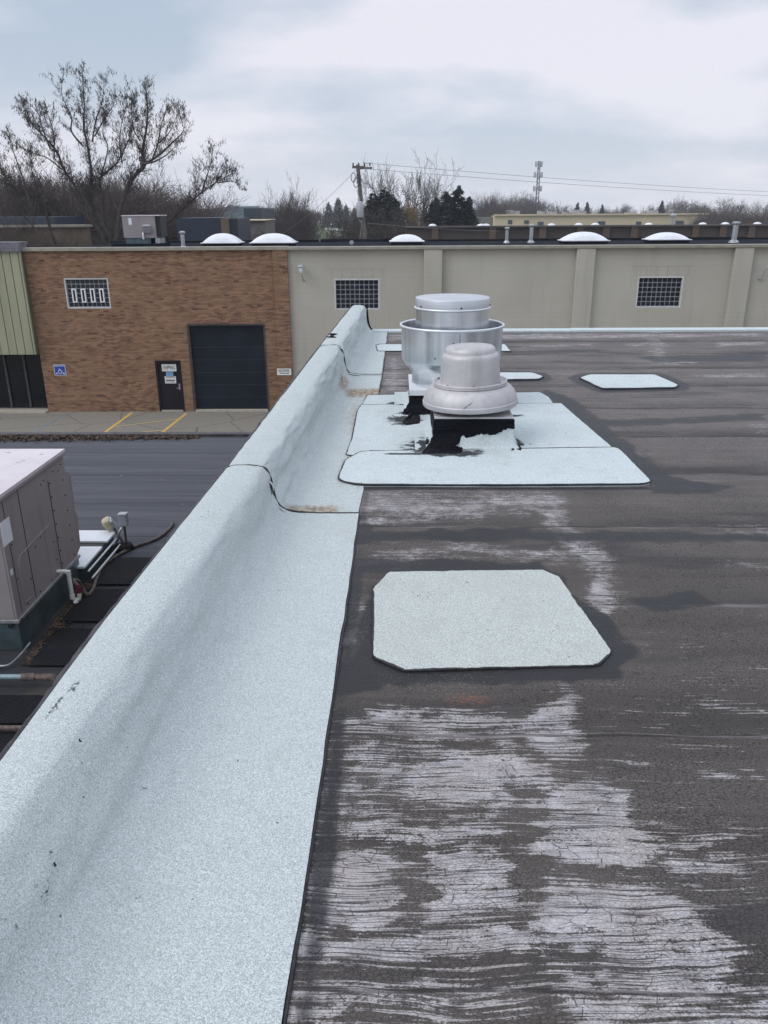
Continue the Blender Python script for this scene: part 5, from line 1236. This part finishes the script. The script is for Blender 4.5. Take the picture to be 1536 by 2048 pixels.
q = on_y(709, 362, YP) - base; b = MB()
for dx, dz in ((-.05, .2), (.1, -.1)): b.tube([(q.x + dx + .14 * math.cos(a), -.3 + .05 * math.sin(a), q.z + dz + .28 * math.sin(a)) for a in np.linspace(0, 2 * math.pi, 17)], .028, 6)
b.tube([(q.x + .1, -.3, q.z + .2), (q.x + .45, 0, q.z + .3)], .03, 6); b.build('cable_coil', 'wire', t)
q = on_y(717, 358, YP) - base; b = MB(); b.box((q.x, -.1, q.z), (.22, .22, .55)); b.build('switch_box', 'dark', t)
b = MB(); q1, q2 = on_y(724, 448, YP) - base, on_y(711, 480, YP) - base; b.tube([(q1.x, q1.y, q1.z), (q2.x, q2.y - 1, q2.z - 2)], .05, 6); q1, q2 = on_y(727, 440, YP) - base, on_y(734, 470, YP) - base; b.tube([(q1.x, q1.y, q1.z), (q2.x, q2.y, q2.z)], .05, 6); b.build('brace', 'woodpole', t)
def wire(a, b_, sag, r, lab):
    a, b_ = Vector(a), Vector(b_); pts = []
    for k in range(25):
        f = k / 24; p = a.lerp(b_, f); p.z -= sag * 4 * f * (1 - f); pts.append(p)
    m = MB(); m.tube(pts, r, 5); tag(m.build('power_line', 'wire'), lab, 'power line', 'wires of the power pole')
P_top = pt_ + Vector((.3, 0, .1))
wire(P_top, on_y(1700, 390, 92), .25, .013, 'upper of two long wires running right from the power pole')
wire(P_top + Vector((.2, .1, -.35)), on_y(1700, 397, 92), .25, .013, 'lower of two long wires running right from the power pole')
wire(pt_ + Vector((-.1, 0, -.3)), on_y(560, 470, 75), .3, .011, 'thin wire slanting down left from the power pole')
wire(on_y(735, 446, YP), on_y(1000, 462, 68), .1, .011, 'low wire running right past the russet shrubs')
YC = 360.0
pc = on_y(1072, 430, YC); t = thing('cell_tower', 'slim lattice phone mast with antenna rings above the far trees', 'mast', (pc.x, YC, ZG))
hc = on_y(1072, 322, YC).z - ZG
b = MB(); 
for a in (0, 2.1, 4.2): b.tube([(1.0 * math.cos(a), 1.0 * math.sin(a), 0), (.42 * math.cos(a), .42 * math.sin(a), hc)], .20, 5)
for k in range(14):
    f0, f1 = k / 14, (k + 1) / 14
    for a in (0, 2.1, 4.2):
        r0, r1 = 1 - .58 * f0, 1 - .58 * f1; b.tube([(r0 * math.cos(a), r0 * math.sin(a), hc * f0), (r1 * math.cos(a + 2.1), r1 * math.sin(a + 2.1), hc * f1)], .09, 4)
b.build('lattice', 'tower', t)
for zf in (.955, .80, .77, .60, .45):
    zt = hc * zf
    if zf in (.77, .45): continue
    b = MB()
    for k in range(8):
        a = k * math.pi / 4; rr_ = 1.7 if zf < .9 else 1.4; b.box((rr_ * math.cos(a), rr_ * math.sin(a), zt), (.34, .25, 2.1), a)
        b.tube([(0, 0, zt), (rr_ * math.cos(a), rr_ * math.sin(a), zt)], .12, 4)
    b.build('antenna_ring', 'transf', t)

# ------------------------------------------------------------------ trees
def rnd_perp(d, rng):
    a = d.orthogonal().normalized(); b = d.cross(a); t = rng.uniform(0, 2 * math.pi); return a * math.cos(t) + b * math.sin(t)
def grow(tr, cr, p, d, L, r, depth, rng, up=.12, spread=.7, kids=(3, 5), leaf=None, droop=0.0, thick=.03, rmin=.008, cl=(.50, .72), tp=(.72, .6)):
    """one branch with its side branches; thick limbs go to tr, twigs to cr"""
    n = 4 if depth > 0 else 3; pts = [p.copy()]; rs = [r]; dd = d.copy(); q = p.copy()
    for i in range(n):
        dd = (dd + Vector((rng.gauss(0, .13), rng.gauss(0, .13), rng.gauss(0, .08) + up))).normalized(); q = q + dd * (L / n); pts.append(q.copy()); rs.append(max(r * (1 - tp[0] * (i + 1) / n), rmin * .6))
    (tr if r > thick else cr).tube(pts, rs, 5 if r > thick else 3, False)
    if leaf and depth <= 1: leaf(cr, pts, rng)
    if depth <= 0: return
    k = rng.randint(*kids)
    for j in range(k):
        f = .25 + .75 * (j + rng.random() * .6) / k; f = min(f, .98); i = min(int(f * n), n - 1); pp_ = pts[i].lerp(pts[i + 1], f * n - i)
        bd = (pts[i + 1] - pts[i]).normalized(); nd = (bd * (1 - spread * .5) + rnd_perp(bd, rng) * spread * rng.uniform(.6, 1.2)).normalized()
        grow(tr, cr, pp_, nd, L * rng.uniform(*cl), max(r * (1 - tp[0] * .85 * f) * tp[1], rmin), depth - 1, rng, up, spread, kids, leaf, droop, thick, rmin, cl, tp)
def bare_tree(name, lab, h, seed, depth=4, barkm='bark2', twigm='twig2', spread=.7, up=.1, stems=1, kids=(4, 6), thin=1.0, rmin=.012, cl=(.50, .72), L0=.62, tp=(.72, .6)):
    rng = random.Random(seed); tr, cr = MB(), MB()
    for s_ in range(stems):
        a = 2 * math.pi * s_ / max(1, stems) + rng.random(); tilt = .0 if stems == 1 else rng.uniform(.25, .6)
        d = Vector((math.cos(a) * tilt, math.sin(a) * tilt, 1)).normalized()
        grow(tr, cr, Vector((math.cos(a) * .1 * (stems > 1), math.sin(a) * .1 * (stems > 1), 0)), d, h * L0, h * .016 * thin * (1 if stems == 1 else .6), depth, rng, up, spread, kids, None, 0, .022 * thin, rmin, cl, tp)
    t = thing(name, lab, 'tree'); tr.build('trunk', barkm, t); cr.build('crown', twigm, t); return t
def conifer(name, lab, h, w_, seed, mat, n=1700):
    rng = random.Random(seed); tr, cr = MB(), MB(); tr.tube([(0, 0, 0), (0, 0, h * .55), (0, 0, h * .98)], [h * .018, h * .012, .02], 6)
    lob = [rng.uniform(.78, 1.15) for _ in range(9)]
    for q in range(n):
        f = 1 - (rng.random() ** .62) * .95; z = f * h; a = rng.uniform(0, 2 * math.pi)
        rad = w_ / 2 * ((1 - f) ** .75) * lob[int(a / 6.2832 * 9 + f * 7) % 9] * (.9 + .2 * math.sin(z * 5 + a)) + .10
        rr_ = rad * rng.uniform(.5, 1.05); tip = Vector((rr_ * math.cos(a), rr_ * math.sin(a), z - rr_ * rng.uniform(.05, .3))); root = Vector((tip.x * .2, tip.y * .2, z + .15)); s_ = Vector((-math.sin(a), math.cos(a), 0))
        for m in range(4):
            g_ = .4 + .6 * m / 3; c_ = root.lerp(tip, g_); wd = .16 * rng.uniform(.6, 1.3); dv = (tip - root).normalized() * .34
            cr.add([c_ - s_ * wd + Vector((0, 0, rng.uniform(-.15, .05))), c_ + dv * rng.uniform(.5, 1.1) + Vector((0, 0, rng.uniform(-.05, .25))), c_ + s_ * wd + Vector((0, 0, rng.uniform(-.15, .05))), c_ - dv * .4 - Vector((0, 0, .12))], [(0, 1, 2, 3)])
    t = thing(name, lab, 'tree'); tr.build('trunk', 'bark', t); cr.build('crown', mat, t); return t
def put(src, first, lab, px, ptop, y, rng, sx=1.0, native=10.0, group=None):
    p = on_y(px, ptop, y); k = (p.z - ZG) / native
    if first: src.location = (p.x, y, ZG); src.scale = (k * sx, k * sx, k); src['label'] = lab; src.rotation_euler.z = rng.uniform(0, 6.28); 
    else: src = copy_thing(src, lab, (p.x, y, ZG), rng.uniform(0, 6.28), (k * sx, k * sx, k))
    if group: src['group'] = group
    return src
def height_of(t): return max((v.co.z for ch in bpy.data.objects if ch.parent == t for v in ch.data.vertices))

# the big bare tree with hanging withered leaves
YB_ = 50.0
rng = random.Random(12)
def tp(x, y, dy=0.0): q = on_y(x / 3.072, 100 + y / 3.072, YB_); return Vector((q.x, YB_ + dy, q.z))
root = tp(660, 1165); root.z = ZG
LIMBS = [
 (.21, -.2, [(690, 1300), (680, 1165), (620, 1050), (560, 900), (565, 760), (545, 600), (520, 470), (525, 330), (512, 140)]),
 (.08, -.8, [(545, 600), (480, 510), (475, 420), (420, 290), (390, 135)]), (.07, .7, [(540, 560), (560, 430), (590, 300), (588, 155)]), (.06, 1.2, [(535, 520), (600, 420), (640, 320), (655, 260)]),
 (.26, .6, [(700, 1300), (715, 1160), (740, 960), (800, 800), (880, 700), (862, 630), (885, 480), (890, 350), (875, 225)]),
 (.10, .2, [(880, 700), (960, 650), (1050, 580), (1110, 490), (1135, 390)]), (.09, 1.3, [(885, 690), (930, 570), (960, 460), (990, 350)]), (.08, -.7, [(890, 705), (980, 690), (1060, 640), (1110, 560)]),
 (.06, -.3, [(870, 560), (830, 480), (830, 380), (845, 290)]), (.05, .9, [(930, 580), (1010, 500), (1060, 420), (1065, 370)]),
 (.18, 1.8, [(700, 1300), (720, 1165), (850, 1120), (1000, 1060), (1100, 970), (1200, 880), (1290, 810), (1390, 750)]), (.07, 1.5, [(1200, 880), (1235, 760), (1262, 670), (1275, 590)]), (.06, 2.1, [(1240, 850), (1320, 760), (1350, 690)]), (.05, 1.9, [(1150, 925), (1160, 820), (1190, 720)]), (.05, 2.0, [(1290, 810), (1390, 800), (1420, 850)]),
 (.17, -1.2, [(660, 1300), (640, 1165), (560, 1000), (480, 840), (420, 740), (375, 620), (300, 530), (240, 460), (200, 390)]), (.07, -1.5, [(375, 620), (340, 500), (290, 400), (262, 340)]), (.06, -.9, [(420, 740), (330, 670), (230, 640), (160, 600)]), (.06, -1.6, [(400, 680), (400, 540), (370, 430), (350, 400)]),
 (.14, 1.0, [(670, 1300), (650, 1165), (625, 930), (600, 790), (690, 700), (740, 600), (780, 480), (770, 290)]), (.06, 1.5, [(700, 690), (690, 560), (710, 430), (735, 300)]), (.06, .4, [(600, 790), (640, 600), (620, 500), (640, 420)]),
 (.15, -2.0, [(420, 1300), (345, 1165), (300, 970), (240, 900), (150, 860), (80, 720), (50, 690)]), (.08, -2.4, [(300, 970), (260, 800), (210, 640), (195, 560)]), (.06, -1.7, [(345, 1165), (250, 1060), (150, 920), (110, 800)]), (.07, -2.2, [(310, 1000), (330, 850), (310, 720), (280, 640)])]
trb, crb = MB(), MB()
def pods(mb, pts, rg):
    for q in range(1 if rg.random() < .8 else 2):
        f = rg.random(); i = min(int(f * (len(pts) - 1)), len(pts) - 2); p = pts[i].lerp(pts[i + 1], rg.random()); l = rg.uniform(.07, .20); w_ = rg.uniform(.011, .028)
        a = rg.uniform(0, 3.14); sx_, sy_ = math.cos(a) * w_, math.sin(a) * w_; tx, ty = rg.gauss(0, .05), rg.gauss(0, .05)
        POD.add([p, p + Vector((sx_ + tx * .5, sy_ + ty * .5, -l * .45)), p + Vector((tx, ty, -l)), p + Vector((-sx_ + tx * .5, -sy_ + ty * .5, -l * .45))], [(0, 1, 2, 3)])
POD = MB()
for r0, dy, pl in LIMBS:
    n = len(pl); main = pl[0][1] > 1250
    pts = spline([tp(x, y, dy * (k / (n - 1) if main else 1.0) + (0 if main else (k / (n - 1)) * rng.uniform(-.8, .8))) for k, (x, y) in enumerate(pl)], 5)
    if main: pts = [Vector((pts[0].x * .3 + root.x * .7, YB_, ZG))] + pts
    m = len(pts); rs = [max(.014, .78 * r0 * (1 - .9 * k / (m - 1))) for k in range(m)]
    trb.tube(pts, rs, 6, False)
    Ltot = sum((pts[k + 1] - pts[k]).length for k in range(m - 1)); nb = int(Ltot * 5.0)
    for k in range(nb):
        f = .20 + .80 * (k + rng.random()) / nb if not main else .30 + .70 * (k + rng.random()) / nb
        i = min(int(f * (m - 1)), m - 2); p = pts[i].lerp(pts[i + 1], f * (m - 1) - i); bd = (pts[i + 1] - pts[i]).normalized()
        nd = (bd * .55 + rnd_perp(bd, rng) * rng.uniform(.5, .95) + Vector((0, 0, .22))).normalized()
        grow(trb, crb, p, nd, rng.uniform(.42, .95) * (1.1 - .35 * f), max(.009, rs[i] * .26), 2, rng, .12, .75, (3, 4), pods, 0, .03, .0065)
bt = thing('large_bare_tree', 'huge spreading nearly bare tree with hanging withered leaves behind the brick workshop', 'tree')
trb.build('trunk', 'bark', bt); crb.build('crown', 'bark', bt); POD.build('withered_leaves', 'pod', bt)

rng = random.Random(33)
# dense bare shrubs and small trees that make up the thicket
protos = {}
def proto(key, **k):
    t = bare_tree('bare_tree' if 'shrub' not in key else 'bare_shrub', 'x', 10, **k); protos[key] = [t, height_of(t), True]; return t
proto('shrub_brown', seed=101, depth=4, barkm='bark', twigm='twig', spread=.70, up=.13, stems=7, kids=(5, 6), thin=.7, rmin=.015, cl=(.5, .8), L0=.52)
proto('shrub_b2', seed=102, depth=4, barkm='bark', twigm='twig', spread=.78, up=.10, stems=8, kids=(4, 6), thin=.7, rmin=.015, cl=(.5, .8), L0=.52)
proto('shrub_red', seed=103, depth=4, barkm='bark', twigm='twigred', spread=.9, up=.06, stems=8, kids=(4, 6), thin=.7, rmin=.036, cl=(.5, .8), L0=.52)
proto('tree_a', seed=114, depth=6, barkm='bark2', twigm='twig2', spread=.62, up=.10, stems=1, kids=(2, 4), thin=1.25, rmin=.016, cl=(.58, .84), L0=.42, tp=(.5, .74))
proto('tree_b', seed=115, depth=6, barkm='bark2', twigm='twig2', spread=.60, up=.08, stems=2, kids=(2, 3), thin=1.5, rmin=.016, cl=(.6, .85), L0=.42, tp=(.5, .76))
proto('tree_c', seed=116, depth=6, barkm='bark2', twigm='twig', spread=.56, up=.10, stems=2, kids=(2, 3), thin=1.5, rmin=.016, cl=(.6, .86), L0=.42, tp=(.5, .76))
def plant(key, px, ptop, y, lab, sx=1.0, group=None):
    t, h, first = protos[key]; protos[key][2] = False
    return put(t, first, lab, px, ptop, y, rng, sx, h, group)
GT = 'dense leafless thicket behind the workshop at left'
for k in range(40):
    px = -40 + k * 10.3 + rng.uniform(-10, 10); env = np.interp(px, [-40, 0, 60, 150, 250, 330, 400, 440], [318, 320, 330, 345, 342, 355, 396, 425])
    plant(rng.choice(['shrub_brown', 'shrub_b2', 'shrub_brown', 'tree_c']), px, env + rng.uniform(-22, 22), rng.uniform(63, 88), 'dark leafless thicket tree massed behind the huge bare tree', rng.uniform(.9, 1.25), GT)
for px, pt in ((-20, 395), (15, 430), (40, 452), (70, 436), (95, 455), (128, 440), (150, 452)):
    plant(rng.choice(['shrub_brown', 'shrub_b2']), px, pt, rng.uniform(47, 51), 'low leafless shrub in front of the navy fascia building', .8, 'shrubs before the navy fascia building')
GM = 'leafless trees in the middle distance'
for key, px, pt, y, sx, lab in (
    ('tree_a', 540, 336, 118, .62, 'tall pale bare tree at the left of the middle shrubs'), ('tree_b', 556, 352, 116, .7, 'slim pale bare tree leaning against the dark middle shrubs'), ('shrub_brown', 565, 372, 112, .75, 'dark twiggy shrub under the tall pale bare tree'),
    ('shrub_b2', 586, 384, 110, .75, 'widest dark twiggy shrub of the middle group'), ('shrub_brown', 600, 396, 112, .65, 'dark twiggy shrub at the right end of the middle group'), ('shrub_b2', 540, 398, 108, .7, 'low dark shrub in front of the small tan building'),
    ('tree_a', 630, 390, 170, .45, 'small pale bare tree between dark shrubs and far conifers'), ('shrub_red', 505, 452, 76, .9, 'low russet shrub at the foot of the small tan building'), ('shrub_red', 528, 455, 77, .9, 'low russet shrub right of the small tan building'),
    ('shrub_red', 700, 404, 88, .8, 'russet shrub just left of the power pole'), ('shrub_red', 745, 389, 84, .85, 'russet shrub just right of the power pole'), ('shrub_red', 775, 389, 82, .85, 'widest russet shrub right of the power pole'), ('shrub_b2', 800, 412, 84, .8, 'brown shrub at the left end of the brown building'),
    ('shrub_red', 720, 424, 80, .9, 'low russet shrub at the foot of the power pole'), ('shrub_brown', 815, 425, 86, .8, 'brown shrub beside the yellow leaved tree'), ('shrub_brown', 712, 420, 130, .6, 'dull brown shrub between the far conifers and the pole'),
    ('tree_c', 772, 304, 108, .55, 'tall bare tree rising right behind the power pole'), ('tree_a', 792, 292, 112, .60, 'tallest bare tree of the pair right of the power pole'), ('tree_b', 838, 291, 112, .75, 'wide bare tree above the yellow leaves'), ('tree_c', 868, 352, 118, .7, 'bare tree between the wide bare tree and the spruces'), ('tree_b', 735, 300, 122, .55, 'slim bare tree directly behind the pole top'),
    ('shrub_b2', 965, 378, 210, .75, 'rounded dark bare tree right of the spruces'), ('shrub_brown', 985, 374, 212, .75, 'tallest rounded dark bare tree right of the spruces'), ('shrub_b2', 1002, 388, 215, .7, 'small rounded dark bare tree right of the spruces')):
    plant(key, px, pt, y, lab, sx, GM)
GF = 'far leafless tree line beyond the tan warehouse'
for k in range(74):
    px = 950 + k * 8.6 + rng.uniform(-5, 5)
    env = np.interp(px, [950, 1030, 1060, 1085, 1110, 1200, 1290, 1340, 1365, 1400, 1420, 1465, 1490, 1536, 1600], [398, 378, 378, 384, 402, 402, 403, 384, 386, 396, 395, 382, 392, 392, 388])
    plant(rng.choice(['tree_a', 'tree_b', 'tree_c', 'shrub_b2']), px, env + abs(rng.gauss(0, 10)), rng.uniform(290, 380), 'distant leafless tree in the far tree line under the wires', rng.uniform(.8, 1.15), GF)
for k in range(16):
    px = 1420 + k * 10 + rng.uniform(-5, 5); plant(rng.choice(['shrub_brown', 'shrub_b2']), px, rng.uniform(412, 424), rng.uniform(150, 190), 'low dark leafless shrub right of the tan warehouse', rng.uniform(1.0, 1.4), 'shrubs right of the tan warehouse')
for k in range(26):
    px = 420 + k * 18 + rng.uniform(-8, 8)
    plant(rng.choice(['shrub_brown', 'shrub_b2', 'tree_c']), px, rng.uniform(405, 424), rng.uniform(430, 480), 'hazy leafless tree on the horizon beyond the lawn', rng.uniform(1.1, 1.6), 'far leafless trees beyond the lawn')
# evergreens
c1 = conifer('spruce_tree', 'x', 10, 6.0, 201, 'needle'); c2 = conifer('spruce_tree', 'x', 10, 7.5, 202, 'needle2')
h1, h2 = height_of(c1), height_of(c2); f1 = f2 = True
for key, px, pt, y, sx, lab in ((1, 918, 370, 105, .95, 'tallest blue green spruce right of the yellow leaved tree'), (1, 893, 382, 108, 1.1, 'broad blue green spruce left of the tallest spruce'), (1, 872, 394, 110, 1.0, 'shortest spruce at the left of the spruce clump'), (1, 938, 392, 106, .9, 'small spruce at the right of the spruce clump'),
    (2, 768, 374, 100, .95, 'dark green conifer in front of the tall bare pair'), (2, 747, 382, 101, .9, 'dark green conifer close beside the power pole'), (2, 785, 388, 99, .9, 'small dark conifer behind the russet shrubs'),
    (2, 676, 394, 330, .8, 'tallest far conifer above the lawn'), (2, 657, 403, 335, .8, 'far conifer left of the tallest far conifer'), (2, 692, 408, 330, .8, 'far conifer right of the tallest far conifer'), (2, 708, 414, 325, .8, 'smallest far conifer near the power pole'),
    (1, 1325, 400, 290, .7, 'lone far conifer above the right half of the tan warehouse'), (1, 1156, 404, 300, .7, 'far conifer above the middle of the tan warehouse'), (1, 1175, 403, 305, .7, 'far conifer beside the phone mast trees'), (1, 1205, 408, 300, .7, 'far small conifer among the grey trees')):
    src, hh, fr = (c1, h1, f1) if key == 1 else (c2, h2, f2)
    put(src, fr, lab, px, pt, y, rng, sx * 1.45, hh, 'evergreens beyond the workshop')
    if key == 1: f1 = False
    else: f2 = False
# small yellow leaved tree
ty = thing('yellow_leaved_tree', 'small tree keeping its yellow brown leaves between bare trees and spruces', 'tree')
tr, cr, yl = MB(), MB(), MB(); rg = random.Random(5)
def yleaf(mb, pts, r_):
    for q in range(4):
        p = pts[r_.randrange(len(pts))] + Vector((r_.gauss(0, .1), r_.gauss(0, .1), r_.gauss(0, .1))); s_ = r_.uniform(.05, .11); a = r_.uniform(0, 3); v = Vector((math.cos(a), math.sin(a), r_.uniform(-.5, .5))) * s_; u = Vector((0, 0, s_))
        yl.add([p - v, p - u, p + v, p + u], [(0, 1, 2, 3)])
grow(tr, cr, Vector((0, 0, 0)), Vector((0, 0, 1)), 6, .14, 4, rg, .12, .6, (4, 5), yleaf)
tr.build('trunk', 'bark2', ty); cr.build('crown', 'twig', ty); yl.build('leaves', 'yleaf', ty)
hh = max(v[2] for v in yl.v); p = on_y(836, 396, 96); k = (p.z - ZG) / hh; ty.location = (p.x, 96, ZG); ty.scale = (k * .5, k * .5, k)

# ------------------------------------------------------------------ faint winter haze
hzm = bpy.data.materials.new('haze_air'); hzm.use_nodes = True; hn = hzm.node_tree; hn.nodes.remove(hn.nodes['Principled BSDF'])
hv = hn.nodes.new('ShaderNodeVolumePrincipled'); hv.inputs['Color'].default_value = (.86, .90, .96, 1); hv.inputs['Density'].default_value = HAZE
hn.links.new(hv.outputs[0], hn.nodes['Material Output'].inputs['Volume'])
M['haze'] = hzm
b = MB(); b.bb(-420, 420, -40, 520, ZG - 1.5, 30); hzo = tag(b.build('haze', 'haze'), kind='stuff'); hzo.display_type = 'WIRE'
